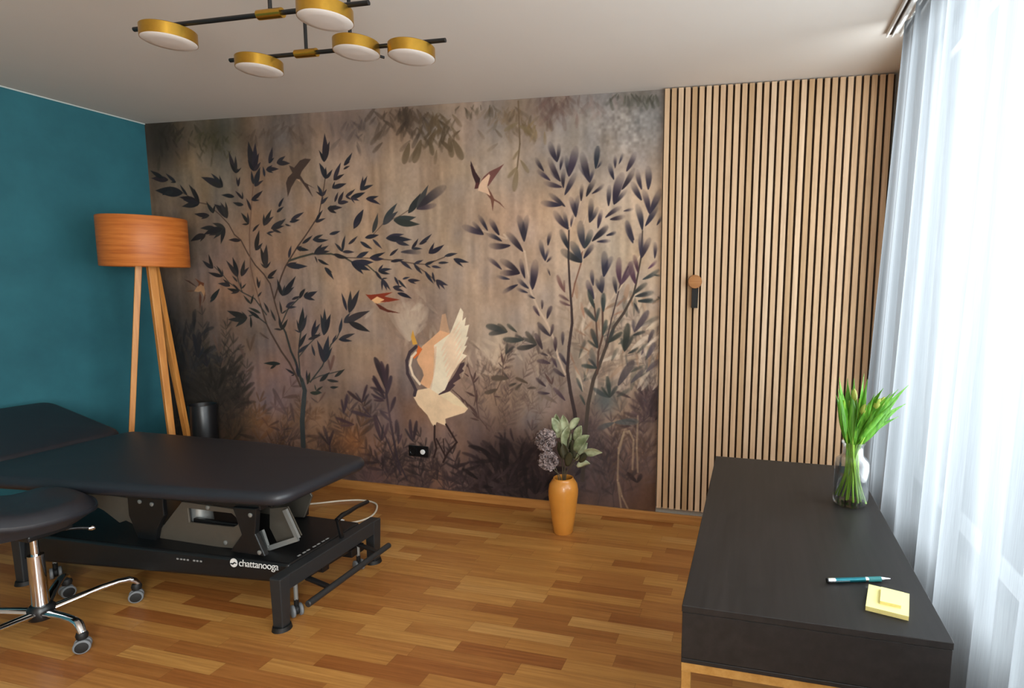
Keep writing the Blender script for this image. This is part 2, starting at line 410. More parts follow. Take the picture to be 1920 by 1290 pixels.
img *= (0.86+0.16*vnoise(9, 70, 1)+0.12*vnoise(45, 60, 2)+0.06*vnoise(4, 5, 3)-0.03)[..., None]
img += ((vnoise(70, 80, 4)-0.5)*14)[..., None]*np.array([1.0, 0.1, -0.6])
img += ((vnoise(30, 40, 5)-0.5)*12)[..., None]*np.array([-0.5, 0.0, 0.8])
_q = toW([(1175, 235), (1250, 235), (1175, 165)]); _d = ((gx-_q[0, 0])/(_q[1, 0]-_q[0, 0]))**2+((gz-_q[0, 1])/(_q[2, 1]-_q[0, 1]))**2
img += ((vnoise(5, 5, 8)*0.6+vnoise(11, 12, 9)*0.4-0.45)*70*np.exp(-_d))[..., None]
def blend(sl, a, c): img[sl] = img[sl]*(1-a[..., None])+np.asarray(c, float)*a[..., None]
def win(x0, x1, z0, z1):
    x0, x1 = max(0, int(x0)-2), min(nx, int(x1)+3); z0, z1 = max(0, int(z0)-2), min(nz, int(z1)+3)
    if x1 <= x0 or z1 <= z0: return None
    return (slice(z0, z1), slice(x0, x1))
def leaf(b, t, col, wr_=0.11, soft=0.0, al=1.0, curve=0.0):
    (bx, bz), (tx, tz) = toW([b, t]); L = math.hypot(tx-bx, tz-bz)
    if L < 1: return
    W = L*wr_; s = win(min(bx, tx)-W-2, max(bx, tx)+W+2, min(bz, tz)-W-2, max(bz, tz)+W+2)
    if s is None: return
    X, Z = gx[s]-bx, gz[s]-bz; dx, dz = (tx-bx)/L, (tz-bz)/L
    p = (X*dx+Z*dz)/L; q = -X*dz+Z*dx; q = q-curve*L*np.sin(np.pi*np.clip(p, 0, 1))
    pc = np.clip(p, 0, 1)
    hw = W*np.sin(np.pi*pc**0.75)**1.05 if soft == 0 else W*np.sqrt(np.clip(1-(2*pc-1)**2, 0, 1))*(0.55+0.6*pc)
    a = np.clip(hw-np.abs(q)+0.5, 0, 1)*((p > 0) & (p < 1))
    if soft: u_ = np.clip((p-0.25)/0.75, 0, 1); a = np.clip((hw-np.abs(q))/(1+3*p.clip(0, 1))+0.4, 0, 1)*((p > 0) & (p < 1)); a = a*(1-soft*u_*u_*(3-2*u_))
    blend(s, a*al, col)
def stroke(pts, w, col, al=1.0, w1=None):
    q = toW(pts); n = len(q)-1
    for i in range(n):
        (ax, az), (bx, bz) = q[i], q[i+1]; L2 = (bx-ax)**2+(bz-az)**2+1e-6
        wa = w if w1 is None else w+(w1-w)*i/n; wb_ = w if w1 is None else w+(w1-w)*(i+1)/n; mw = max(wa, wb_)
        s = win(min(ax, bx)-mw, max(ax, bx)+mw, min(az, bz)-mw, max(az, bz)+mw)
        if s is None: continue
        t = np.clip(((gx[s]-ax)*(bx-ax)+(gz[s]-az)*(bz-az))/L2, 0, 1)
        d = np.hypot(gx[s]-ax-t*(bx-ax), gz[s]-az-t*(bz-az))
        blend(s, np.clip(wa+(wb_-wa)*t-d+0.5, 0, 1)*al, col)
def poly(pts, col, al=1.0):
    q = toW(pts); s = win(q[:, 0].min(), q[:, 0].max(), q[:, 1].min(), q[:, 1].max())
    if s is None: return
    acc = 0.0
    for ox, oz in ((-.25, -.25), (.25, -.25), (-.25, .25), (.25, .25)):
        X, Z = gx[s]+ox, gz[s]+oz; ins = np.zeros(X.shape, bool)
        for i in range(len(q)):
            (x0, z0), (x1, z1) = q[i], q[i-1]
            if abs(z1-z0) < 1e-9: continue
            ins ^= ((z0 > Z) != (z1 > Z)) & (X < (x1-x0)*(Z-z0)/(z1-z0)+x0)
        acc = acc+ins*0.25
    blend(s, acc*al, col)
def glow(c, rx, ry, col, al):
    (cx_, cz_), (ex, _), (_, ez) = toW([c, (c[0]+rx, c[1]), (c[0], c[1]-ry)]); rx, rz = abs(ex-cx_), abs(ez-cz_)
    s = win(cx_-2*rx, cx_+2*rx, cz_-2*rz, cz_+2*rz)
    if s is None: return
    d = ((gx[s]-cx_)/rx)**2+((gz[s]-cz_)/rz)**2; blend(s, al*np.exp(-d*1.2), col)
def sprig(p, ang, L, n, lw, ll, col, al, soft=0.0, bend=0.0, wr_=0.11, stem=0.7):
    """a stem with paired leaves (pixel-free design units); ang in degrees, 90 = up"""
    pts = []; x, y = p; a = math.radians(ang); st = L/n
    for i in range(n+1):
        pts.append((x, y)); a += math.radians(bend)/n; x += st*math.cos(a); y -= st*math.sin(a)
    stroke(pts, lw, col, al*stem, 0.4)
    for i in range(1, n+1):
        ax, ay = pts[i]; k = (1-0.45*i/n)
        for sd in (-1, 1):
            b = a+sd*math.radians(random.uniform(22, 48)); l_ = ll*k*random.uniform(.7, 1.15)
            leaf((ax, ay), (ax+l_*math.cos(b), ay-l_*math.sin(b)), np.array(col)*random.uniform(.85, 1.15), wr_, soft, al)
    leaf(pts[-1], (pts[-1][0]+ll*.6*math.cos(a), pts[-1][1]-ll*.6*math.sin(a)), col, wr_, soft, al)
def bush(cx_, cy, rx, ry, n, ll, col, al, up=70):
    for _ in range(n):
        u_, v_ = random.gauss(0, .45), random.gauss(0, .45); x_, y_ = cx_+rx*u_, cy+ry*v_
        a = math.radians(90-math.degrees(math.atan2(u_*1.2, .6-v_*.4))*1.0+random.gauss(0, 28)); l_ = ll*random.uniform(.5, 1.1)
        leaf((x_, y_), (x_+l_*math.cos(a), y_-l_*math.sin(a)), np.array(col)*random.uniform(.75, 1.35), random.uniform(.09, .14), .25, al*random.uniform(.55, 1), random.uniform(-.06, .06))
# vertical pale drips
for x_ in (846, 872, 893, 905, 700, 560, 1010): 
    stroke([(x_, 380+random.uniform(0, 80)), (x_+random.uniform(-6, 6), 700)], random.uniform(3, 8), (196, 172, 146), 0.10)
glow((930, 640), 45, 70, (190, 172, 150), .45); glow((690, 640), 40, 60, (172, 150, 128), .3); glow((680, 700), 50, 30, (176, 150, 128), .35)
# hanging foliage along the top
def hang(cx_, cy, rx, ry, n, col, al, ll=34):
    for _ in range(n):
        x_ = random.gauss(cx_, rx*.5); y_ = cy+abs(random.gauss(0, ry*.55))-ry*.35
        a = math.radians(random.uniform(215, 325)); l_ = ll*random.uniform(.5, 1.15)
        leaf((x_, y_), (x_+l_*math.cos(a), y_-l_*math.sin(a)), np.array(col)*random.uniform(.8, 1.2), .15, .25, al*random.uniform(.5, 1))
glow((300, 255), 30, 60, (34, 34, 30), .7); glow((400, 250), 50, 35, (52, 52, 40), .5); glow((765, 220), 60, 45, (80, 68, 58), .55)
glow((660, 225), 60, 30, (92, 84, 84), .4); glow((1030, 195), 45, 35, (104, 90, 86), .5); glow((1190, 185), 50, 22, (72, 74, 70), .4); glow((962, 215), 45, 45, (116, 102, 86), .5)
hang(320, 245, 45, 50, 30, (44, 42, 34), .6, 26); hang(395, 258, 45, 42, 46, (64, 62, 44), .6, 22); hang(480, 245, 45, 24, 16, (78, 68, 58), .4, 26)
hang(548, 235, 30, 30, 10, (88, 76, 66), .4); hang(668, 230, 40, 40, 26, (92, 84, 82), .5, 26)
hang(760, 215, 48, 50, 60, (72, 62, 52), .7, 34); hang(822, 230, 46, 60, 60, (88, 76, 58), .75, 32)
hang(895, 200, 40, 14, 14, (78, 72, 58), .6, 22)
hang(955, 215, 55, 48, 66, (108, 94, 76), .55, 26); hang(1005, 235, 30, 25, 18, (120, 104, 74), .6, 26)
hang(1035, 188, 50, 40, 46, (104, 86, 80), .5, 36); hang(1110, 190, 34, 50, 18, (126, 112, 108), .4, 34); hang(1195, 180, 55, 18, 26, (70, 72, 62), .55, 24)
for b, t in (((768, 268), (757, 308)), ((790, 262), (776, 306)), ((806, 262), (812, 292)), ((850, 262), (868, 300)), ((842, 258), (848, 296))): leaf(b, t, (98, 86, 66), .2, .2, .85)
stroke([(972, 190), (975, 270), (970, 315)], 1.6, (106, 92, 74), .9); 
for b, t in (((971, 312), (952, 334)), ((970, 315), (964, 360)), ((976, 300), (992, 325)), ((974, 280), (962, 300)), ((972, 230), (945, 246)), ((972, 235), (1000, 250))): leaf(b, t, (120, 108, 82), .15, .2, .75)

def V(x0, y0, s): return lambda a, b: (x0+a/s, y0+b/s)
DARK = (40, 43, 47)
def cl(vw, data, col, wr_=0.13, soft=0.0, al=1.0):
    wr_ = wr_*(0.86 if soft else 0.88)
    for b, ts in data:
        B = vw(*b)
        for t in ts: leaf(B, vw(*t), np.array(col)*random.uniform(.85, 1.18)+np.array([random.uniform(-3, 5), 0, random.uniform(-3, 4)]), wr_*random.uniform(.85, 1.15), soft, al, random.uniform(-.04, .04))
# --- lower undergrowth, painted before the trees
for _ in range(46):
    x_ = random.uniform(300, 460); sprig((x_, random.uniform(700, 880)), random.uniform(50, 130), random.uniform(40, 100), random.choice([3, 4, 5]), 1.4, random.uniform(26, 44), random.choice([(36, 34, 34), (50, 46, 40), (70, 62, 50)]), .55, .3, random.uniform(-25, 25))
glow((345, 700), 40, 90, (40, 38, 38), .75); glow((400, 760), 60, 60, (44, 40, 36), .6)
for x_, y_, a_, L_ in ((345, 720, 95, 130), (372, 740, 80, 150), (405, 720, 72, 110), (330, 690, 100, 90), (420, 800, 60, 90), (440, 760, 85, 80), (460, 800, 100, 100)):
    sprig((x_, y_), a_, L_, 6, 1.4, 30, (38, 36, 36), .5, .3, 12)
bush(352, 680, 40, 70, 90, 40, (40, 40, 42), .75); bush(405, 740, 45, 60, 90, 38, (44, 40, 36), .75); bush(440, 790, 40, 40, 50, 32, (58, 50, 44), .6); bush(690, 880, 50, 40, 60, 34, (60, 50, 52), .7); bush(620, 860, 60, 40, 50, 34, (84, 64, 52), .6); bush(520, 820, 60, 40, 50, 30, (78, 62, 58), .6); bush(1150, 900, 80, 40, 70, 40, (80, 66, 64), .55)
for _ in range(40):
    x_ = random.uniform(470, 700); sprig((x_, random.uniform(790, 900)), random.uniform(45, 135), random.uniform(25, 85), random.choice([3, 4]), 1.0, random.uniform(22, 42), random.choice([(74, 56, 48), (62, 50, 48), (92, 68, 50), (66, 56, 60)]), random.uniform(.4, .75), .2, random.uniform(-20, 20))
for _ in range(58):
    x_ = random.choice([random.uniform(690, 770), random.uniform(860, 1030), random.uniform(770, 860)]); sprig((x_, random.uniform(880, 960)), random.uniform(45, 135), random.uniform(30, 90), random.choice([3, 4, 5]), 1.2, random.uniform(22, 40), random.choice([(50, 40, 42), (42, 35, 36), (62, 50, 50), (70, 56, 52)]), random.uniform(.45, .8), .15, random.uniform(-20, 20))
for _ in range(46):
    x_ = random.uniform(1030, 1235); sprig((x_, random.uniform(830, 960)), random.uniform(55, 125), random.uniform(40, 110), 5, 1.2, 36, random.choice([(70, 58, 60), (84, 72, 72), (92, 74, 64), (62, 56, 58)]), random.uniform(.35, .65), .3, random.uniform(-20, 20))
for _ in range(40):
    x_ = random.uniform(880, 1060); sprig((x_, random.uniform(700, 830)), random.uniform(55, 125), random.uniform(40, 80), 5, .9, 24, random.choice([(98, 82, 76), (120, 104, 92), (84, 70, 66)]), random.uniform(.35, .65), .3, random.uniform(-20, 20))
for _ in range(34):
    x_ = random.uniform(1080, 1235); sprig((x_, random.uniform(640, 800)), random.uniform(40, 130), random.uniform(40, 80), 4, 1.0, 40, random.choice([(120, 106, 96), (150, 134, 116), (100, 92, 88)]), random.uniform(.35, .6), .4, random.uniform(-20, 20))
glow((960, 860), 60, 50, (46, 38, 40), .65); glow((1215, 770), 30, 40, (66, 54, 54), .55); glow((1000, 930), 90, 26, (40, 34, 36), .5)
bush(950, 885, 62, 52, 90, 46, (36, 28, 30), 1.0); bush(1000, 915, 60, 40, 50, 42, (34, 27, 29), 1.0); bush(900, 905, 60, 30, 50, 34, (52, 42, 44), .7)
for x_, y_, a_, L_ in ((1195, 770, 55, 60), (1205, 790, 40, 60), (1190, 800, 35, 70), (1225, 790, 95, 70)): sprig((x_, y_), a_, L_, 4, 1.2, 30, (62, 52, 54), .6, .3)
bush(1215, 770, 30, 40, 60, 36, (66, 54, 56), .8)
# pale tangled stalks, lower right
for ln in ([(1165, 955), (1158, 900), (1160, 840), (1170, 810), (1180, 808), (1188, 825), (1186, 880)], [(1170, 812), (1160, 850)], [(1196, 780), (1194, 840), (1196, 885)], [(1160, 905), (1166, 930), (1178, 955)]):
    stroke(ln, 1.8, (168, 150, 124), .55)
leaf((1152, 792), (1198, 790), (76, 84, 86), .16, .3, .8); leaf((1152, 792), (1120, 804), (76, 84, 86), .16, .3, .8)
leaf((1182, 892), (1176, 884), (56, 46, 46), .2); leaf((1195, 905), (1176, 886), (58, 48, 48), .2, .3); leaf((1195, 905), (1203, 888), (58, 48, 48), .25, .3)
glow((1135, 750), 24, 26, (70, 84, 88), .7); glow((1085, 850), 18, 90, (58, 54, 58), .6); glow((1110, 820), 22, 60, (78, 68, 72), .5)
# purple-brown leaf bush left of the crane
P = (56, 46, 52); v15 = V(440, 680, 5.8625)
for pts in ([(764, 900), (745, 860), (733, 800), (726, 750), (722, 710)], [(752, 890), (728, 830), (706, 780)], [(620, 860), (618, 820)]): stroke(pts, 1.8, P, .9)
cl(v15, [((1660,230),[(1560,0),(1680,20),(1620,30)]),((1660,340),[(1510,170),(1490,270),(1720,140)]),((1650,420),[(1500,340),(1530,410)]),((1700,560),[(1770,380),(1590,530)]),((1740,660),[(1600,540)]),
 ((1400,440),[(1240,310),(1330,330),(1460,240),(1480,340)]),((1510,600),[(1270,530),(1400,480)]),((1320,680),[(1110,600),(1160,690)]),((1620,860),[(1540,570),(1640,680),(1690,660)]),((1800,900),[(1780,620),(1840,780)]),
 ((1040,910),[(920,760),(980,690),(1090,740)]),((400,860),[(350,740),(430,840)]),((370,700),[(300,600),(490,640),(500,745)]),((1200,560),[(1175,400),(1240,340)])], P, .115, .1, .95)
cl(v15, [((580,575),[(390,430),(420,280)]),((660,660),[(615,440)]),((920,440),[(1000,320)]),((840,380),[(920,440)])], (86, 70, 66), .11, .1, .85)
v12 = V(700, 560, 4.032)
cl(v12, [((100,690),[(10,440),(110,490),(60,470)]),((90,760),[(0,580),(0,690),(0,740),(140,580)]),((130,850),[(170,740)]),((130,920),[(50,840)]),((170,1030),[(170,920),(215,1040)]),((300,1080),[(280,910),(330,920),(240,980)])], P, .12, .1, .95)
stroke([v12(200,1290), v12(165,1100), v12(125,880), v12(100,700)], 1.8, P, .9)
tw = (82, 64, 60)
stroke([v12(*q) for q in ((880,1000),(800,900),(760,650),(715,500),(710,440))], 1.1, tw, .9); stroke([v12(*q) for q in ((800,900),(700,780),(600,690))], 1.1, tw, .9)
for b, t in (((715,520),(690,470)),((725,590),(685,560)),((745,600),(735,570)),((755,640),(800,590)),((757,620),(780,540)),((770,740),(695,700)),((780,790),(785,700)),((790,880),(715,790)),((800,920),(730,900)),((800,910),(740,850)),((690,790),(650,730)),((860,990),(850,940)),((720,820),(690,760))): leaf(v12(*b), v12(*t), tw, .1)
# ghost foliage behind the crane
for a_ in range(60, 130, 8): leaf((768, 640), (768+70*math.cos(math.radians(a_)), 640-75*math.sin(math.radians(a_))), (186, 172, 156), .14, .4, .45)
for _ in range(36):
    x_, y_ = random.gauss(790, 28), random.gauss(610, 26); a = random.uniform(20, 160); leaf((x_, y_), (x_+26*math.cos(math.radians(a)), y_-26*math.sin(math.radians(a))), random.choice([(188, 176, 160), (124, 112, 104), (176, 160, 142)]), .16, .4, .4)
for _ in range(20):
    x_, y_ = random.gauss(920, 22), random.gauss(680, 24); a = random.uniform(70, 160); leaf((x_, y_), (x_+34*math.cos(math.radians(a)), y_-34*math.sin(math.radians(a))), (196, 180, 160), .14, .4, .45)

for c_, rx, ry, col, al in (((500, 800), 26, 30, (160, 112, 74), .5), ((660, 830), 30, 34, (170, 112, 66), .55), ((600, 790), 26, 30, (158, 122, 92), .4), ((470, 790), 20, 26, (150, 116, 80), .35), ((545, 700), 26, 40, (140, 118, 122), .4), ((520, 760), 24, 24, (132, 108, 114), .4), ((700, 900), 26, 20, (120, 92, 92), .4), ((730, 780), 22, 40, (122, 104, 106), .4)): glow(c_, rx, ry, col, al)
for _ in range(90):
    x_, y_ = random.uniform(1080, 1232), random.uniform(560, 750); a = math.radians(random.uniform(20, 110)); l_ = random.uniform(20, 46)
    leaf((x_, y_), (x_+l_*math.cos(a), y_-l_*math.sin(a)), random.choice([(206, 192, 170), (198, 182, 162), (60, 66, 62), (92, 92, 88), (212, 202, 186), (150, 120, 96)]), random.uniform(.09, .15), .35, random.uniform(.3, .75))
for _ in range(40):
    x_, y_ = random.uniform(890, 1050), random.uniform(640, 760); a = math.radians(random.uniform(20, 160)); l_ = random.uniform(16, 32)
    leaf((x_, y_), (x_+l_*math.cos(a), y_-l_*math.sin(a)), random.choice([(176, 160, 140), (76, 66, 62), (120, 106, 92), (96, 84, 80)]), random.uniform(.10, .16), .35, random.uniform(.3, .7))
# --- tree on the left
BR = (74, 60, 52); TR = (52, 56, 54)
stroke([(569,836),(567,790),(570,750),(572,732),(566,712)], 6.4, (58,64,66), 1, 5); stroke([(566,714),(561,700),(554,676),(546,659),(536,624),(528,608)], 3.4, TR, 1, 2)
stroke([(564,724),(556,705),(543,680),(528,659),(508,624),(500,607),(488,568)], 2.6, BR, 1, 1.8)
stroke([(528,610),(516,568),(507,532),(495,514),(479,497),(465,475),(452,450),(440,440),(429,420),(412,402),(389,383),(374,380),(344,362),(318,360)], 1.8, BR, 1, .8)
stroke([(488,568),(484,554),(476,525),(470,499),(469,470),(468,440),(471,400),(474,360),(477,330)], 1.5, (110,88,74), 1, 1)
stroke([(515,560),(528,518),(535,501),(542,489),(558,463),(574,441),(589,418),(598,404),(602,383),(608,350),(610,335)], 1.9, BR, 1, 1)
stroke([(542,489),(563,482),(586,476),(621,476),(646,483),(662,492),(690,498),(706,512)], 2.2, (62,64,56), 1, 1.2)
stroke([(646,483),(690,484),(738,488),(776,494),(800,496),(834,482)], 1.1, BR, .8)
stroke([(776,495),(800,512),(826,534)], 1.2, BR, .8); stroke([(700,440),(720,418),(750,405),(780,385)], 1.0, BR, .6)
stroke([(500,590),(478,560),(455,548),(430,530),(418,515),(402,500)], 1.6, TR, .9, .8); stroke([(455,548),(447,525),(440,495)], 1.2, TR, .9)
stroke([(582,716),(590,706),(605,686),(621,646),(632,634),(640,616)], 1.8, TR, .95, 1); stroke([(563,700),(560,665),(562,640),(568,600)], 1.6, TR, .9)
stroke([(500,607),(478,590),(468,592)], 1.5, TR, .9)
stroke([(560,670),(580,645),(600,625)], 1.2, TR, .8); stroke([(585,712),(600,705),(640,695)], 1.2, TR, .8); stroke([(528,608),(540,580),(560,560)], 1.4, TR, .9)
v1 = V(270,230,7.59); v2 = V(440,230,7.586); v3 = V(340,380,7.165); v4 = V(500,380,7.165); v5 = V(640,330,5.608); v10 = V(340,540,7.168); v11 = V(500,540,7.168)
cl(v1, [((460,850),[(310,720),(380,850)]),((350,815),[(105,790)]),((280,790),[(90,680)]),((560,1000),[(160,965)]),((420,990),[(260,1030),(370,900)]),((620,1030),[(515,880)]),((790,1150),[(640,880),(720,940),(505,1060),(540,1195),(690,1190),(560,1100)]),
 ((1125,915),[(815,775),(955,720),(1075,750),(930,830)]),((1310,720),[(1210,400),(1305,470),(1225,570),(1390,640),(1345,650)]),((1345,910),[(1315,770),(1370,770)]),((1290,1055),[(1105,1030)]),((1410,1090),[(1300,970),(1400,980)]),((1420,1170),[(1265,1135)]),((1525,1250),[(1455,1075)]),
 ((990,1290),[(890,1120),(1020,1160),(940,1170)]),((1190,1290),[(1090,1130),(1160,1120),(1000,1160)])], (38,38,40), .14)
cl(v2, [((275,690),[(195,260),(295,280),(350,430),(190,530),(375,560)]),((270,880),[(240,680)]),((290,910),[(365,630),(415,820)]),((430,770),[(405,620)]),((490,580),[(540,345),(565,500)]),((600,575),[(725,475),(795,580)]),((450,670),[(540,605),(635,660),(555,715)]),((240,1100),[(405,965),(355,1105)]),
 ((625,1190),[(705,1065)]),((600,1270),[(705,1195)]),((1275,560),[(1280,150),(1355,265),(1200,390)]),((1295,800),[(1205,570),(1300,630),(1395,665)]),((1410,820),[(1515,565),(1565,730)]),((1390,930),[(1595,865),(1475,935),(1430,830)]),((1550,665),[(1645,615)]),((1555,610),[(1675,425),(1645,555)]),
 ((1250,1050),[(1175,885),(1155,980),(1315,945)]),((1235,1160),[(1335,1055),(1265,1050)]),((1425,1130),[(1475,985)]),((1475,1150),[(1555,975),(1625,1130)]),((1580,1050),[(1668,965),(1668,1100)]),((1325,1220),[(1535,1205),(1445,1290),(1450,1175)])], (42,42,48), .15)
cl(v3, [((380,170),[(175,150),(265,220)]),((620,210),[(450,30),(520,20),(600,10)]),((590,340),[(420,275),(370,440),(435,485),(535,555)]),((480,350),[(255,345)]),((330,430),[(125,520),(255,525)]),((560,350),[(300,430)]),((800,510),[(635,500)]),((910,285),[(805,135),(890,130),(815,290)]),
 ((1110,310),[(1110,150),(1215,90),(1245,185)]),((960,390),[(1055,285)]),((1000,640),[(1050,370),(1095,540)]),((1140,880),[(1065,590),(1150,560),(1205,790),(1065,810)]),((430,885),[(370,690),(285,775)]),((560,990),[(475,845),(360,935),(550,890)]),((760,1000),[(690,730),(605,775)]),((760,1065),[(685,980)]),
 ((810,990),[(855,770),(915,865),(800,895)]),((660,1120),[(495,1085),(560,1025)]),((780,1190),[(615,1150),(665,1222),(690,1085)]),((810,1155),[(800,1055),(875,1085)]),((395,1290),[(520,1150)]),((1040,1150),[(1015,990),(1065,1035)]),((1030,1265),[(1085,1195)]),((1160,1010),[(1290,895),(1255,1005)])], (44,44,44), .14)
cl(v4, [((60,350),[(200,235),(240,315)]),((130,320),[(260,215)]),((330,230),[(505,128)]),((310,260),[(450,230)]),((250,290),[(330,312)]),((10,410),[(115,390)]),((0,405),[(85,455)]),((80,365),[(205,410)]),((165,60),[(210,0)]),((140,130),[(220,65)]),((660,265),[(760,95),(795,210)]),((820,80),[(1015,68),(945,142),(870,35)]),
 ((845,425),[(995,380)]),((1170,350),[(1305,90),(1255,235)]),((620,500),[(765,428),(835,500)]),((480,550),[(620,440)]),((1020,660),[(915,540),(1060,435),(1185,665)]),((1100,560),[(1225,448)]),((900,690),[(1105,745)]),((1220,730),[(1375,655)]),((640,690),[(750,555),(835,575),(855,650),(700,610)]),((650,720),[(685,815)]),((690,760),[(845,840)]),((780,870),[(885,940),(905,1035)]),
 ((400,610),[(575,640),(465,660),(480,585)]),((300,745),[(335,575)]),((270,840),[(555,855),(445,895),(410,800)]),((1160,830),[(1435,798),(1395,910),(1305,965),(1275,805)]),((210,1250),[(145,1025),(395,985),(375,1130),(250,1100)]),((1270,530),[(1420,625)]),((440,1290),[(525,1155)]),((510,1280),[(685,1188),(600,1290)])], (42,43,48), .13)
cl(v5, [((200,150),[(230,0),(275,0),(340,93)]),((50,220),[(150,135)]),((100,230),[(255,172),(195,262),(145,290)]),((0,265),[(75,270)]),((260,240),[(395,212),(415,302)]),((130,540),[(235,350),(205,465)]),((740,765),[(812,655),(855,765)]),((820,720),[(955,608),(905,688)]),((920,815),[(978,700),(1085,722)]),((1085,845),[(1225,813)]),((1180,870),[(1345,910),(1285,958)]),
 ((510,840),[(605,762)]),((160,855),[(290,795)]),((300,860),[(465,802),(455,872)]),((520,900),[(660,878)]),((620,890),[(750,988)]),((765,925),[(865,883),(855,1032)]),((880,930),[(985,888),(945,968)]),((1020,915),[(1135,910)]),((950,950),[(1055,968)]),((880,1000),[(975,1135)]),((960,1010),[(985,1125)]),((1000,1090),[(1125,1150),(1092,1195),(1040,1195)]),
 ((390,1000),[(443,930),(535,978),(515,1032)]),((360,1000),[(445,1105)]),((430,1080),[(430,1205),(482,1205),(522,1205),(490,1075)]),((560,1060),[(612,1165)]),((600,1090),[(692,1185)]),((540,1170),[(645,1160)]),((645,1085),[(722,1063)]),((700,1095),[(835,1100),(792,1135)]),((550,1180),[(665,1218)]),((590,1230),[(745,1290)]),((105,905),[(345,905),(305,995),(225,1025)]),((250,650),[(400,620)]),((330,665),[(433,768)]),((200,690),[(328,768)]),((470,655),[(665,612),(745,670)]),((570,685),[(722,732)])], (44,44,54), .13)
cl(v5, [((330,600),[(385,390)]),((440,515),[(590,285),(600,370)]),((550,465),[(790,432),(830,508)]),((705,392),[(838,178)]),((795,352),[(918,92)])], (56,60,60), .15)
cl(v5, [((800,350),[(1105,105),(1005,300)]),((625,800),[(840,805)])], (66,60,66), .16, .75)
cl(v10, [((390,190),[(520,15)]),((890,400),[(615,305),(625,422),(730,525),(810,315),(760,400)]),((940,535),[(930,370)]),((940,215),[(835,95),(975,85)]),((1070,340),[(905,262)]),((1060,412),[(890,295)]),((1180,335),[(1108,190)]),((1270,445),[(1200,280)]),((1350,345),[(1320,170),(1425,288)]),((1350,565),[(1310,370),(1435,415),(1245,552)]),((1335,1018),[(1105,1012)]),((1200,1085),[(1295,1018)]),((1490,1145),[(1400,1080)])], (40,44,42), .125)
cl(v10, [((1180,685),[(1055,598)]),((930,850),[(880,675),(995,615)]),((860,955),[(770,765)]),((870,1135),[(985,1045)]),((510,880),[(430,615),(515,635),(565,765)]),((540,1080),[(585,935),(645,915),(415,1005)])], (84,70,62), .13, .3, .8)
cl(v10, [((235,940),[(165,615),(255,590),(305,790),(155,850)]),((350,1060),[(320,860),(390,930),(280,980)])], (34,36,40), .15, .2, .9)
cl(v11, [((500,115),[(685,45),(655,165),(565,45)]),((440,105),[(515,8)]),((340,155),[(465,108)]),((260,255),[(385,178),(405,252)]),((450,600),[(490,255),(545,355),(405,425),(375,560)]),((430,805),[(545,605)]),((420,875),[(575,748)]),((770,635),[(780,270),(865,345),(725,345)]),((610,660),[(725,475),(668,415),(735,630)]),((560,692),[(725,640)]),((770,1005),[(835,635),(678,695),(885,795)]),((650,915),[(605,755)]),
 ((1080,305),[(1008,62)]),((975,610),[(1015,395)]),((885,745),[(945,625)]),((970,692),[(1195,610),(1155,712)]),((715,1255),[(855,1128)]),((915,1195),[(1052,1092)]),((815,1232),[(975,1252)]),((380,1160),[(255,1082),(330,1180)]),((560,1285),[(540,1095)]),((430,1200),[(410,990)])], (42,44,50), .125)
cl(v11, [((1110,335),[(1130,30),(1250,20)]),((1040,465),[(1395,305),(1285,375),(1130,330)]),((1105,460),[(1395,590)])], (50,50,54), .135)
cl(v11, [((860,1115),[(910,900),(830,955)])], (96,74,66), .13, .1, .8)
cl(v15, [((900,310),[(975,258),(965,335),(880,235),(860,350)]),((940,205),[(1045,105)]),((1110,155),[(1215,70)]),((1020,190),[(1145,212)]),((1050,270),[(1145,265)]),((830,330),[(960,330)]),((800,240),[(830,100)])], (44,48,44), .135)
# --- tree on the right: blunt leaves, dark at the stalk and fading out
BL = (48, 46, 58); GR = (54, 62, 60); PU = (78, 58, 72)
pale = (196, 178, 158)
stroke([(945,440),(984,472),(990,512),(996,548),(1010,580),(1026,606),(1038,634),(1047,670),(1060,702)], 2.0, pale, .8); stroke([(905,432),(950,448)], 1.5, pale, .6)
stroke([(1067,428),(1066,484),(1068,526),(1072,580),(1073,606),(1067,650),(1064,694),(1070,736),(1078,775),(1085,850)], 1.5, (60,50,50), 1, 4)
stroke([(1092,470),(1089,496),(1078,532),(1073,556)], 1.4, (120,90,76), 1); stroke([(1205,431),(1202,484),(1193,531),(1188,552),(1174,579),(1169,588),(1152,612),(1137,649),(1123,687),(1113,711),(1103,757),(1096,830),(1092,900)], 1.2, (72,64,58), 1, 4.2)
stroke([(1178,500),(1163,534),(1152,579),(1147,597),(1135,650)], 1.2, (70,58,58), 1); stroke([(1130,560),(1130,630),(1122,660),(1120,700)], 2, (84,66,58), 1); stroke([(1114,570),(1118,605),(1121,650)], 1.6, (84,66,58), 1)
stroke([(1067,430),(1078,408),(1090,375)], 1.3, pale, .8); stroke([(1090,472),(1110,450),(1130,425)], 1.3, pale, .8); stroke([(1205,431),(1216,400),(1232,375)], 1.4, pale, .8); stroke([(1200,480),(1160,545)], 1.2, (206,190,166), .7); stroke([(1100,402),(1094,420)], 1.2, pale, .7); stroke([(1140,385),(1120,405)], 1.2, pale, .7)
v6 = V(860,250,7.165); v7 = V(1000,250,6.448); v8 = V(860,380,7.165); v9 = V(1040,400,7.167); v13 = V(880,560,6.45); v14 = V(1060,540,5.863)
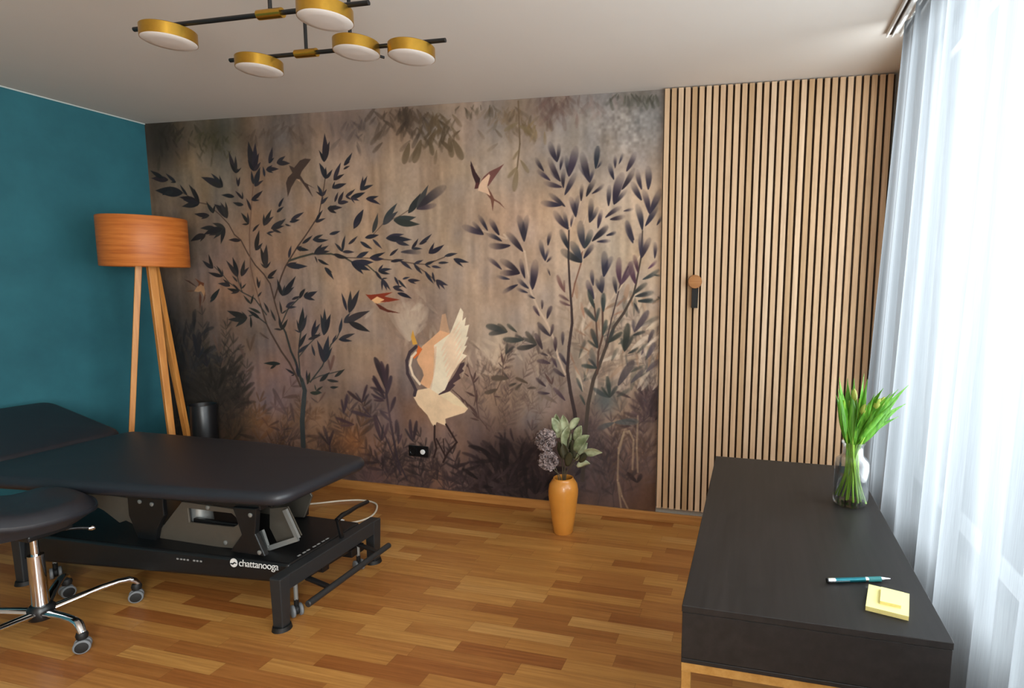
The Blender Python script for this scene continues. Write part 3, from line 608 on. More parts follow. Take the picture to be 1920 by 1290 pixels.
cl(v8, [((340,430),[(45,315),(185,255)]),((392,378),[(265,165)]),((548,440),[(415,215)]),((585,520),[(375,415)]),((700,575),[(400,575)]),((868,660),[(640,395)]),((882,525),[(800,165),(925,165)]),((582,900),[(385,740)]),((825,950),[(555,765),(550,950)]),((892,1020),[(830,750)]),((692,1030),[(505,985)]),((798,1100),[(585,1215)]),((945,1155),[(785,1015)]),((935,1212),[(775,1150)]),((992,1170),[(1035,760),(950,1000)]),((1200,580),[(1242,385)]),((1165,785),[(1095,495),(1212,615)]),((1183,802),[(1262,715)]),((1232,985),[(1188,875)]),((1030,1290),[(920,1230)])], BL, .17, .85)
cl(v7, [((290,350),[(195,100),(312,120)]),((130,462),[(25,290)]),((208,572),[(45,445)]),((330,585),[(185,290),(200,440)]),((325,448),[(362,275)]),((350,652),[(125,590)]),((365,665),[(372,430)]),((430,525),[(398,265),(525,150)]),((380,748),[(515,475)]),((685,598),[(585,225),(545,375),(735,425)]),((770,425),[(835,325)]),((640,768),[(748,555)]),((708,732),[(860,615)]),((580,824),[(592,612)]),((388,888),[(185,725)]),((345,870),[(90,835)]),((515,1015),[(545,750),(445,765)]),((680,1083),[(702,782),(785,885)]),((780,1153),[(828,915)]),((425,1163),[(245,935),(370,945)]),((455,1135),[(485,985)]),((910,884),[(922,622)]),((975,863),[(1085,470),(1135,675)]),
 ((1070,684),[(1225,420)]),((990,424),[(992,262)]),((1035,374),[(1083,235)]),((1125,464),[(1238,222)]),((975,563),[(918,362)]),((868,1022),[(1068,885)]),((925,1042),[(1115,1000)]),((1088,942),[(1215,913)]),((1312,684),[(1258,432)]),((1390,684),[(1384,392)]),((1312,814),[(1188,582)]),((1405,975),[(1325,672),(1545,672)]),((1320,1174),[(1248,852)]),((1353,1124),[(1505,832)]),((1493,1113),[(1562,995)]),((1220,1295),[(1128,1045)]),((718,1292),[(905,1105)]),((883,1232),[(1005,1198)])], BL, .17, .85)
cl(v7, [((755,432),[(782,148)])], (46,52,60), .17, .5)
cl(v9, [((400,475),[(345,95),(500,215)]),((195,492),[(78,215)]),((365,662),[(215,375),(80,490)])], (44,50,56), .2, .75)
cl(v9, [((388,608),[(525,415)]),((502,378),[(725,175)]),((565,382),[(755,370)]),((695,303),[(830,250)]),((1055,404),[(965,95)]),((580,194),[(612,0)]),((1165,605),[(1158,265),(1285,325)]),((1345,608),[(1350,385)]),((660,855),[(668,505),(775,575)]),((640,1075),[(555,880),(640,830)]),((520,975),[(498,755)]),((530,1155),[(435,895)]),((830,1083),[(790,845)])], BL, .17, .75)
cl(v9, [((1122,804),[(1065,555)]),((1090,955),[(1008,645)]),((1253,748),[(1375,635)]),((885,965),[(868,585),(1055,635)])], PU, .16, .7)
cl(v9, [((1178,892),[(1410,755)]),((1050,1095),[(1245,935)]),((1078,1118),[(1335,1058)]),((1115,1172),[(1365,1185)]),((1330,830),[(1430,840)])], GR, .17, .6)
cl(v9, [((140,1065),[(35,825),(130,895)]),((200,1183),[(55,1092)]),((220,1243),[(65,1177)])], (92,70,68), .14, .4)
cl(v14, [((320,225),[(255,12)]),((345,375),[(205,215),(375,215)]),((420,265),[(422,52)]),((358,665),[(245,575),(285,445)]),((413,525),[(455,345)]),((460,605),[(628,485)]),((480,585),[(535,435)]),((350,884),[(255,775),(175,850)]),((190,1145),[(125,985)]),((490,1205),[(305,1100),(395,1085),(460,965),(575,1075)]),((650,700),[(615,545),(690,385),(745,525)]),((685,722),[(805,655)]),((740,522),[(880,478)]),((220,1290),[(160,1170)])], GR, .16, .3, .95)
cl(v14, [((758,485),[(748,345),(915,245)]),((908,605),[(972,455)]),((898,775),[(985,595)]),((885,925),[(1045,785)]),((578,1075),[(755,795)]),((718,1045),[(865,895)]),((1022,1255),[(1000,1105)]),((900,1265),[(845,1195)]),((835,740),[(860,660)])], (74,70,76), .16, .3, .9)
cl(v14, [((778,95),[(905,58)]),((798,150),[(965,125)]),((758,165),[(812,282)]),((1010,95),[(1050,110)])], (50,56,58), .18, .4)
cl(v14, [((215,340),[(170,150)]),((235,530),[(110,450)]),((270,700),[(150,640)]),((100,830),[(50,700)]),((160,960),[(90,830)]),((560,210),[(660,110)]),((530,300),[(640,250)])], (142,104,82), .12, .4, .6)
cl(v13, [((465,402),[(200,328),(235,430),(340,305)]),((578,405),[(455,305)]),((665,495),[(405,490),(555,440)]),((818,555),[(680,395),(575,600),(640,475)]),((440,675),[(462,535),(548,575)])], (60,62,58), .18, .35)
cl(v13, [((852,212),[(775,85)]),((940,245),[(998,85)]),((880,130),[(880,12)]),((982,455),[(825,285),(1015,305)]),((1130,565),[(1132,395)]),((885,615),[(795,415)]),((955,692),[(845,655)]),((985,785),[(815,750)]),((1062,835),[(995,705)]),((1158,945),[(1015,845)]),((1180,810),[(1085,655)]),((930,1065),[(805,955)]),((975,1145),[(825,1130)]),((1163,1235),[(1015,1075)]),((1045,640),[(1040,460)])], (60,52,58), .18, .45)
cl(v13, [((480,965),[(262,962),(400,880)]),((712,1025),[(555,955)]),((572,1022),[(475,1055)]),((642,1022),[(555,1105)]),((345,1092),[(185,1142)]),((700,1085),[(810,1080)])], (72,64,56), .18, .2)
stroke([v13(*q) for q in ((330,1290),(300,1150),(345,1080),(400,960),(410,790),(440,680))], 1.1, (92,76,66), .8); stroke([v13(*q) for q in ((60,1290),(90,1150),(50,1000),(70,900))], 1, tw, .8)
for b, t in (((410,790),(385,640)),((400,830),(350,770)),((420,860),(455,810)),((55,1000),(15,900)),((60,1000),(120,940)),((85,1170),(95,1090)),((300,1180),(390,1190)),((1000,1040),(905,890)),((1000,1040),(1020,930))): leaf(v13(*b), v13(*t), (88,70,66), .1)
# --- swallows
vR = V(600, 500, 3.07)
poly([v2(*q) for q in ((775,608),(850,640),(930,540),(1000,510),(1088,520),(1050,575),(960,690),(935,750),(1000,850),(1150,940),(1045,892),(1118,1062),(1000,905),(930,805),(880,800),(810,920),(760,1055),(733,860),(760,780),(825,715),(795,655))], (70, 58, 52))
poly([v2(*q) for q in ((880,802),(940,850),(925,815))], (190, 160, 134))
poly([v6(*q) for q in ((165,368),(230,520),(292,612),(280,690),(230,672),(185,560),(160,440))], (58, 40, 42)); poly([v6(*q) for q in ((230,670),(285,660),(262,742),(214,746))], (82, 48, 48))
poly([v6(*q) for q in ((280,690),(330,610),(400,540),(440,520),(425,600),(380,712),(415,765),(440,830),(430,845),(370,805),(262,770))], (214, 186, 160))
poly([v6(*q) for q in ((295,650),(340,580),(420,512),(520,465),(612,412),(530,530),(400,712),(388,700),(425,570),(410,545),(330,620))], (112, 76, 72))
poly([v6(*q) for q in ((370,808),(430,842),(385,715),(440,800),(480,880),(560,930),(628,1015),(535,935),(478,905),(460,1055),(432,890))], (110, 76, 64))
poly([vR(*q) for q in ((295,190),(340,160),(382,182),(372,205),(322,214))], (222, 180, 132)); poly([vR(*q) for q in ((264,160),(292,162),(330,158),(370,152),(420,147),(372,172),(462,190),(395,203),(345,205),(372,190),(330,172),(295,194))], (128, 52, 32))
poly([vR(*q) for q in ((318,208),(350,222),(388,246),(466,268),(392,262),(346,244))], (92, 46, 34))
poly([v3(*q) for q in ((175,1190),(215,1130),(260,1085),(305,1110),(330,1230),(310,1260),(270,1190),(230,1200))], (176, 138, 104)); poly([v3(*q) for q in ((40,1030),(110,1050),(200,1120),(215,1135),(150,1100))], (72, 50, 42)); poly([v3(*q) for q in ((185,1015),(260,1060),(310,1080),(300,1125),(265,1095),(225,1130),(240,1085))], (110, 66, 44))
poly([v3(*q) for q in ((55,1190),(130,1175),(190,1185),(120,1200))], (100, 74, 58)); poly([v10(*q) for q in ((250,50),(275,120),(268,200),(255,285),(240,150))], (88, 58, 46)); poly([v10(*q) for q in ((325,40),(325,140),(290,210),(312,100))], (96, 66, 52)); poly([v10(*q) for q in ((205,80),(140,180),(160,150))], (96, 70, 58))
# --- crane
CR = (232, 206, 172); CW = (240, 222, 198)
poly([v12(*q) for q in ((500,245),(520,120),(548,112),(562,190),(582,262),(500,330))], (214, 172, 134), .6)
poly([v12(*q) for q in ((330,462),(370,360),(440,300),(505,240),(582,262),(465,360),(465,560),(430,690),(355,640),(382,580),(372,540),(340,490))], (220, 174, 134))
poly([v12(*q) for q in ((340,350),(372,382),(345,425),(310,455),(298,440),(330,400))], (214, 112, 56)); poly([v12(*q) for q in ((300,235),(312,280),(335,342),(300,350),(286,290))], (208, 160, 72))
poly([v12(*q) for q in ((690,478),(655,490),(610,550),(560,640),(485,728),(550,728),(622,652),(602,642),(662,602),(650,572),(686,546),(672,530),(692,500))], (74, 58, 62))
poly([v12(*q) for q in ((460,352),(582,262),(660,68),(682,100),(674,168),(702,138),(692,205),(727,195),(704,290),(720,288),(690,358),(709,355),(675,415),(709,430),(640,500),(592,580),(542,690),(480,730),(418,705),(452,600),(466,480))], CW)
poly([v12(*q) for q in ((462,362),(480,360),(470,520),(440,680),(420,700),(452,600))], (208, 180, 150), .6)
for k in range(7): leaf(v12(560-8*k, 640-40*k), v12(690-4*k, 420-44*k), (222, 196, 166), .05, 0, .5)
poly([v12(*q) for q in ((340,690),(420,675),(500,728),(580,700),(640,750),(718,832),(690,862),(545,908),(552,962),(480,932),(465,975),(440,940),(410,880),(340,805),(306,745),(315,710))], CR)
poly([v12(*q) for q in ((500,728),(580,700),(640,750),(718,832),(610,800))], (240, 218, 184), .7)
stroke([v12(*q) for q in ((325,362),(278,405),(254,470),(260,565),(296,635),(322,690),(312,730))], 3.5, (68, 58, 64)); stroke([v12(*q) for q in ((322,408),(292,440),(278,505),(300,578),(352,645))], 2.6, (232, 214, 190))
lg = (48, 34, 32)
stroke([v12(*q) for q in ((465,960),(463,1060),(478,1130),(458,1200))], 2.1, lg); stroke([v12(*q) for q in ((550,950),(632,1085),(562,1170),(530,1235))], 2.1, lg); stroke([v12(*q) for q in ((478,1060),(545,1190)) ], 1.8, lg); stroke([v12(*q) for q in ((530,1060),(540,1190))], 1.2, lg)

img = np.clip(img*np.array([1.11, 1.06, 1.03]), 3, 255)/255.0
limg = np.where(img <= 0.04045, img/12.92, ((img+0.055)/1.055)**2.4)
me = bpy.data.meshes.new('wall_mural')
co = np.zeros((nz*nx, 3), np.float32); co[:, 0] = (gx*RES).ravel(); co[:, 1] = -0.002; co[:, 2] = (MZ0+gz*RES).ravel()
co[:, 0] = np.minimum(co[:, 0], MX); co[:, 2] = np.minimum(co[:, 2], MZ1)
idx = np.arange(nz*nx).reshape(nz, nx)
quads = np.stack([idx[:-1, :-1], idx[:-1, 1:], idx[1:, 1:], idx[1:, :-1]], -1).reshape(-1, 4).astype(np.int32)
me.vertices.add(nz*nx); me.vertices.foreach_set('co', co.ravel())
me.loops.add(quads.size); me.loops.foreach_set('vertex_index', quads.ravel())
me.polygons.add(len(quads)); me.polygons.foreach_set('loop_start', np.arange(0, quads.size, 4, dtype=np.int32))
me.update(calc_edges=True)
ca = me.color_attributes.new('paint', 'FLOAT_COLOR', 'POINT')
ca.data.foreach_set('color', np.c_[limg.reshape(-1, 3), np.ones(nz*nx)].astype(np.float32).ravel())
me.materials.append(MAT['mural'])
mural = bpy.data.objects.new('wall_mural', me); COL.objects.link(mural)
tag(mural, 'wall-wide painted wallpaper mural of leafy branches, swallows and a white crane', 'mural')

# ================================================================= SLAT PANEL + HOOK
PX0, PX1 = 3.690, 4.866
org = (PX0, -0.03, 0.095)
sp_ = thing('slat_wall_panel', org, 'tall oak slatted wall panel on dark felt right of the mural', 'wall panel')
MB().box(PX0-0.006, PX1, -0.012, -0.0005, 0.095, 2.494).build('backing', 'felt', sp_, org)
sl = MB()
for i in range(31):
    x0 = PX0+i*0.03794; sl.box(x0, x0+0.0265, -0.032, -0.012, 0.095, 2.494)
sl.build('slats', 'slat', sp_, org, bevel=0.0012, seg=1)
org = (3.887, -0.032, 1.441)
hk = thing('wall_hook', org, 'round wooden knob with a hanging black strap on the slatted panel', 'hook')
MB().lathe([(0.0,0.0),(0.014,0.0),(0.014,0.022),(0.036,0.024),(0.038,0.028),(0.038,0.044),(0.035,0.048),(0.0,0.049)], org, 40, (0,-1,0)).build('knob', 'knobwood', hk, org, smooth=True)
st = MB()
st.prism_xz([(3.870,1.425),(3.906,1.425),(3.903,1.298),(3.868,1.298)], -0.058, -0.054); st.prism_xz([(3.870,1.425),(3.906,1.425),(3.903,1.300),(3.868,1.300)], -0.048, -0.044)
st.box(3.868, 3.904, -0.058, -0.044, 1.294, 1.299)
st.build('strap', 'leather', hk, org, bevel=0.001)

# socket on the mural
org = (2.088, -0.002, 0.307)
so = thing('double_socket', org, 'black double wall socket with a white plug cover low on the mural', 'socket')
pl = MB(); pl.box(2.016, 2.160, -0.012, -0.0022, 0.270, 0.343); pl.build('plate', 'socket', so, org, bevel=0.003)
ins_ = MB()
for cx_ in (2.052, 2.124): ins_.lathe([(0.030,0.0),(0.030,0.004),(0.024,0.004),(0.022,0.0015),(0.0,0.0015)], (cx_, -0.012, 0.3065), 28, (0,-1,0))
ins_.build('socket_insert', 'socket', so, org, smooth=True)
MB().lathe([(0.0,0.0),(0.016,0.0),(0.017,0.006),(0.014,0.010),(0.0,0.011)], (2.124, -0.0135, 0.3065), 24, (0,-1,0)).build('plug_cover', 'pvc', so, org, smooth=True)

# ================================================================= CURTAIN + RAIL
RXC = 4.755
rl = thing('curtain_rail', (RXC, -2.2, 2.48), 'white double-track curtain rail along the ceiling above the voile', 'curtain rail')
org = (RXC, -2.2, 2.48)
r1 = MB(); r1.box(4.715, 4.800, -4.0, -0.53, 2.492, 2.4995)
for a, b in ((4.715,4.722),(4.736,4.743),(4.769,4.776),(4.793,4.800)): r1.box(a, b, -4.0, -0.53, 2.478, 2.492)
r1.build('track', 'pvc', rl, org)
MB().box(4.7225, 4.7355, -4.0, -0.535, 2.487, 2.4915).box(4.7765, 4.7925, -4.0, -0.535, 2.487, 2.4915).build('track_slot', 'felt', rl, org)
ny_, nz_ = 640, 60
def foldx(y, t):          # t = 0 top .. 1 floor
    s = (-0.55-y)
    f = 0.030*math.sin(s*2*math.pi/0.205+0.9*math.sin(s*3.1)) + 0.016*math.sin(s*2*math.pi/0.083+1.7*math.sin(s*2.3)+1)
    f += 0.012*math.sin(s*2*math.pi/0.46+2.0*t)
    amp = 0.42+0.75*t-0.15*t*t
    return f*amp
cvs, cfs = [], []
for j in range(nz_+1):
    t = j/nz_; z = 2.476-t*2.456
    for i in range(ny_+1):
        u_ = i/ny_; y0 = -0.66-u_*3.05
        y = y0 + (0.12*t*(1-u_)**6 if u_ < .5 else 0) + 0.010*math.sin(u_*90+3*t)*t
        x = RXC+0.012 - 0.030*t + foldx(y0, t)
        cvs.append((x, y, z))
for j in range(nz_):
    for i in range(ny_):
        a = j*(ny_+1)+i; cfs.append((a, a+1, a+ny_+2, a+ny_+1))
cb = MB(); cb.add(cvs, cfs)
cu = cb.build('voile_curtain', 'voile', None, (RXC, -2.3, 0.02), smooth=True)
tag(cu, 'sheer white floor-length voile curtain in vertical folds along the window side', 'curtain')

# ================================================================= CEILING LAMP
org = (2.66, -1.55, 2.5)
cl_ = thing('ceiling_lamp', org, 'brass and black ceiling lamp with round flat discs on crossed rods', 'ceiling lamp')
MB().lathe([(0.0,0.0),(0.07,0.0),(0.075,-0.004),(0.075,-0.03),(0.0,-0.032)][::-1], (2.66,-1.55,2.4995), 40).build('canopy', 'blackmetal', cl_, org, smooth=True)
RZ = 2.252
def rod(p, q, r=0.0075): MB().cyl(p, q, r, n=14).build('rod', 'blackmetal', cl_, org, smooth=True)
rod((2.155,-1.70,RZ), (3.055,-1.70,RZ)); rod((2.235,-1.41,RZ), (3.142,-1.41,RZ))
rod((2.770,-1.478,2.243), (2.850,-1.338,2.243), 0.005)
def stem(x, y, z0, z1): MB().cyl((x,y,z0), (x,y,z1), 0.006, n=12).build('stem', 'blackmetal', cl_, org, smooth=True)
stem(2.702,-1.70,RZ,2.47); stem(2.577,-1.41,RZ,2.47); stem(2.795,-1.45,2.27,2.47)
for y, x0, x1 in ((-1.70, 2.577, 2.83), (-1.41, 2.577, 2.83)): MB().cyl((2.66,-1.55,2.475), (2.702 if y < -1.5 else 2.577, y, 2.468), 0.007, n=12).build('canopy_arm', 'blackmetal', cl_, org, smooth=True)
MB().cyl((2.66,-1.55,2.475), (2.795,-1.45,2.468), 0.007, n=12).build('canopy_arm', 'blackmetal', cl_, org, smooth=True)
rod((2.69,-1.72,2.40), (2.80,-1.58,2.345), 0.006)
for x, y in ((2.702,-1.70),(2.577,-1.41)):
    MB().cyl((x-0.045,y,RZ), (x+0.045,y,RZ), 0.0145, n=24).build('sleeve', 'brass', cl_, org, smooth=True)
for x, y, zb, r in ((2.292,-1.695,2.205,0.079),(2.906,-1.705,2.213,0.079),(2.372,-1.415,2.205,0.079),(3.010,-1.41,2.205,0.079),(2.815,-1.445,2.222,0.077)):
    MB().lathe([(r,0.0),(r,0.036),(r-0.002,0.038),(0.0,0.038)], (x,y,zb), 56).build('lamp_disc', 'brass', cl_, org, smooth=True)
    d = cl_.children[-1] if False else [o for o in COL.objects if o.name.startswith('lamp_disc')][-1]
    MB().lathe([(0.0,-0.007),(r*0.6,-0.006),(r-0.006,-0.0035),(r-0.0015,0.0),(r-0.0015,0.003)], (x,y,zb), 56).build('diffuser', 'opal', cl_, org, smooth=True)

# ================================================================= FLOOR LAMP + BIN
LX, LY = 0.455, -0.42
org = (LX, LY, 0.0)
fl = thing('floor_lamp', org, 'wooden tripod floor lamp with a drum shade in the corner', 'floor lamp')
sh = MB(); sh.lathe([(0.224,1.495),(0.227,1.50),(0.227,1.795),(0.224,1.80),(0.219,1.80),(0.219,1.495)], (LX,LY,0), 64)
sh.f = [f for f in sh.f if len(f) == 4]; n_ = 64
sh.f += [(5*n_+j, 5*n_+(j+1) % n_, (j+1) % n_, j) for j in range(n_)]
sh.build('lamp_shade', 'shade', fl, org, smooth=True)
hubm = MB(); hubm.cyl((LX,LY,1.50), (LX,LY,1.53), 0.05, n=24)
hubm.build('hub', 'oakleg', fl, org, smooth=True, bevel=0.003)
MB().cyl((LX,LY,1.53), (LX,LY,1.60), 0.02, n=18).build('bulb_holder', 'blackmetal', fl, org, smooth=True)
for ax in range(3): 
    a = math.radians((0, 120, 240)[ax]+12); MB().cyl((LX,LY,1.516), (LX+0.221*math.cos(a),LY+0.221*math.sin(a),1.516), 0.003, n=8).build('shade_strut', 'blackmetal', fl, org)
latv = Vector((0.61, 0.79, 0)); towv = Vector((0.79, -0.61, 0))
for lt, tw_ in ((-0.185, 0.01), (0.070, 0.16), (0.175, -0.15)):
    d = latv*lt+towv*tw_; b = Vector((LX,LY,0))+d; tdir = d.normalized()
    t = Vector((LX,LY,1.50))+latv*(0.14*lt+(-0.012 if lt < 0 else 0.014))+towv*0.16*tw_
    lm = MB(); s = tdir.cross(Vector((0,0,1))).normalized()
    def sec(p, w, h): return [p+s*w/2*i+tdir*h/2*j for i, j in ((-1,-1),(1,-1),(1,1),(-1,1))]
    lm.hexa(sec(b, 0.034, 0.026), sec(t, 0.044, 0.034)); lm.build('leg', 'oakleg', fl, org, bevel=0.003)
org = (0.50, -0.15, 0.0)
bn = MB().lathe([(0.076,0.0),(0.078,0.004),(0.084,0.552),(0.082,0.556),(0.079,0.552),(0.073,0.02),(0.0,0.02)], org, 48).build('waste_bin', 'binblack', None, org, smooth=True)
tag(bn, 'tall narrow black cylindrical bin standing behind the tripod lamp', 'bin')

# ================================================================= MASSAGE TABLE
org = (1.65, -1.17, 0.0)
mt = thing('massage_table', org, 'black padded massage table on a low steel lift base', 'massage table')
def cushion(outline, z_of, thick, name, rnd=0.032):
    """outline: list of (x, y); rounded pad whose top height is z_of(x, y)"""
    o = [Vector((x, y)) for x, y in outline]
    # resample / round corners
    pts = []
    n = len(o)
    for i in range(n):
        p0, p1, p2 = o[i-1], o[i], o[(i+1) % n]; r = min(0.085, (p0-p1).length*.4, (p2-p1).length*.4)
        a = p1+(p0-p1).normalized()*r; b = p1+(p2-p1).normalized()*r
        for k in range(7): t = k/6; pts.append(a*(1-t)**2+p1*2*t*(1-t)+b*t*t)
    dense = []
    for i in range(len(pts)):
        a, b = pts[i], pts[(i+1) % len(pts)]; m_ = max(1, int((b-a).length/0.05))
        for k in range(m_): dense.append(a+(b-a)*k/m_)
    c = sum(dense, Vector((0, 0)))/len(dense); k = len(dense)
    nrm = []
    for i in range(k):
        d = (dense[(i+1) % k]-dense[i-1]).normalized(); q = Vector((d.y, -d.x)); nrm.append(q if q.dot(dense[i]-c) > 0 else -q)
    rings = []
    for a in range(0, 181, 15):          # side bulge from bottom to top
        t = math.radians(a); rings.append((-rnd*(1-math.sin(t)), -thick/2-thick/2*math.cos(t)))
    vs = []
    for dx, dz in rings:
        for i in range(k):
            p = dense[i]+nrm[i]*dx; vs.append((p.x, p.y, z_of(p.x, p.y)+dz))
    fs = []
    for r in range(len(rings)-1):
        for i in range(k): fs.append((r*k+i, r*k+(i+1) % k, (r+1)*k+(i+1) % k, (r+1)*k+i))
    last = len(rings)-1; base = len(vs)
    for s_, dz in ((0.85, 0.004), (0.6, 0.007), (0.3, 0.009)):
        for i in range(k):
            p = c+(dense[i]+nrm[i]*rings[-1][0]-c)*s_; vs.append((p.x, p.y, z_of(p.x, p.y)+dz))
    prev = last*k
    for q in range(3):
        cur = base+q*k
        for i in range(k): fs.append((prev+i, prev+(i+1) % k, cur+(i+1) % k, cur+i))
        prev = cur
    vs.append((c.x, c.y, z_of(c.x, c.y)+0.009))
    for i in range(k): fs.append((prev+i, prev+(i+1) % k, len(vs)-1))
    fs.append(tuple(range(k))[::-1])
    return MB().add(vs, fs).build(name, 'vinyl', mt, org, smooth=True)
cushion([(0.74,-1.60),(2.362,-1.425),(2.372,-0.870),(1.70,-0.785),(0.74,-0.795)], lambda x, y: 0.553, 0.062, 'seat_cushion')
cushion([(0.10,-1.45),(0.725,-1.43),(0.725,-0.82),(0.13,-0.80)], lambda x, y: 0.553+max(0, 0.725-x)*0.24, 0.07, 'head_cushion')
# base
def ysh(x): return -1.40-0.06*(2.27-x)
tub = MB(); xs0, xs1 = 0.95, 2.345
tub.hexa([(xs0,ysh(xs0),0.118),(xs1,ysh(xs1),0.150),(xs1,-0.93,0.150),(xs0,-0.93,0.118)], [(xs0,ysh(xs0)+0.01,0.245),(xs1,ysh(xs1)+0.01,0.232),(xs1,-0.935,0.232),(xs0,-0.935,0.245)])
base = tub.build('base_cover', 'blackmetal', mt, org, bevel=0.012, seg=3)
MB().box(2.345, 2.40, -1.487, -0.850, 0.160, 0.226).build('end_beam', 'darkgrey', mt, org, bevel=0.004)
MB().box(0.92, 0.97, -1.487, -0.850, 0.160, 0.226).build('end_beam', 'darkgrey', mt, org, bevel=0.004)
def leg(x0, x1, y0, y1):
    l_ = MB().hexa([(x0+.002,y0+.002,0.016),(x1-.002,y0+.002,0.016),(x1-.002,y1-.012,0.016),(x0+.002,y1-.012,0.016)], [(x0,y0,0.225),(x1,y0,0.225),(x1,y1,0.225),(x0,y1,0.225)]).build('leg', 'darkgrey', mt, org, bevel=0.004)
    MB().cyl(((x0+x1)/2,(y0+y1)/2-.004,0.0), ((x0+x1)/2,(y0+y1)/2-.004,0.018), 0.038, 0.034, n=24).build('rubber_foot', 'rubber', l_, org, smooth=True)
leg(2.35, 2.402, -1.492, -1.437); leg(2.35, 2.402, -0.905, -0.848); leg(0.918, 0.972, -1.492, -1.437); leg(0.918, 0.972, -0.905, -0.848)
# lift mechanism
def shx(pl, y): return pl
plR = MB().ring_xz([(1.739,0.426),(1.90,0.424),(2.072,0.421),(2.112,0.375),(2.108,0.33),(2.058,0.241),(1.75,0.225),(1.536,0.21)],
                   [(1.771,0.399),(1.90,0.40),(2.012,0.401),(2.045,0.375),(2.040,0.352),(2.015,0.338),(1.90,0.335),(1.774,0.333)], -1.336, -1.326)
plR.build('lift_plate', 'greysteel', mt, org, bevel=0.002, seg=1)
plL = MB().prism_xz([(1.14,0.418),(1.457,0.412),(1.485,0.36),(1.475,0.30),(1.45,0.285),(1.40,0.30),(1.36,0.285),(1.27,0.335),(1.19,0.36)], -1.336, -1.326)
plL.build('lift_plate', 'greysteel', mt, org, bevel=0.002, seg=1)
for y in (-0.98,): MB().prism_xz([(1.739,0.426),(2.072,0.421),(2.112,0.358),(2.058,0.241),(1.536,0.21),(1.56,0.25),(1.74,0.26)], y, y+0.01).build('lift_plate', 'greysteel', mt, org, bevel=0.002, seg=1)
MB().beam((1.56,-1.315,0.262), (2.07,-1.315,0.262), 0.04, 0.045).build('lift_rail', 'silver', mt, org, bevel=0.004)
MB().box(1.775, 2.03, -1.318, -1.30, 0.318, 0.345).build('cross_bar', 'blackmetal', mt, org, bevel=0.003)
MB().prism_xz([(2.06,0.45),(2.185,0.455),(2.17,0.34),(2.215,0.245),(2.03,0.245),(2.10,0.33)], -1.375, -1.350).build('bracket', 'blackmetal', mt, org, bevel=0.004)
MB().prism_xz([(1.455,0.44),(1.66,0.44),(1.66,0.36),(1.62,0.30),(1.60,0.235),(1.50,0.235),(1.455,0.34)], -1.36, -1.338).build('bracket', 'blackmetal', mt, org, bevel=0.004)
MB().prism_xz([(1.945,0.46),(2.06,0.46),(2.045,0.235),(1.90,0.235),(1.95,0.33)], -0.955, -0.93).build('bracket', 'blackmetal', mt, org, bevel=0.004)
for y0, y1 in ((-1.36, -1.315), (-0.98, -0.935)): MB().box(0.80, 2.19, y0, y1, 0.440, 0.478).build('top_rail', 'blackmetal', mt, org, bevel=0.004)
for x0, x1 in ((2.13, 2.205), (0.95, 1.02)): MB().box(x0, x1, -1.315, -0.98, 0.438, 0.478).build('top_crossbar', 'blackmetal', mt, org, bevel=0.004)
al = MB()
al.beam((2.235,-1.275,0.418), (2.295,-1.275,0.292), 0.020, 0.012, (0,1,0)); al.beam((2.295,-1.275,0.292), (2.150,-1.30,0.238), 0.022, 0.012, (0,1,0)); al.beam((2.118,-1.29,0.315), (2.155,-1.30,0.240), 0.020, 0.012, (0,1,0))
al.build('lift_arm', 'silver', mt, org)
MB().prism_xz([(2.125,0.40),(2.222,0.418),(2.286,0.292),(2.152,0.245),(2.118,0.31)], -1.246, -1.240).build('lift_web', 'greysteel', mt, org)
ac = MB(); ac.lathe([(0.062,0.245),(0.050,0.30),(0.046,0.42),(0.0,0.42)], (1.745,-1.255,0), 28); ac.build('actuator', 'silver', mt, org, smooth=True)
MB().box(1.70, 1.80, -1.31, -1.21, 0.405, 0.437).build('actuator_cap', 'blackmetal', mt, org, bevel=0.006)
for x, z, y in ((2.075,0.385,-1.338),(1.885,0.415,-1.338),(2.155,0.425,-1.377),(1.53,0.415,-1.362),(1.60,0.41,-1.362),(1.47,0.405,-1.338),(1.16,0.41,-1.338),(1.97,0.262,-1.338),(2.19,0.262,-1.377)):
    MB().lathe([(0.0,-0.004),(0.009,-0.004),(0.010,0.004),(0.006,0.006),(0.0,0.006)], (x, y+0.002, z), 12, (0,-1,0)).build('bolt', 'silver', mt, org, smooth=True)
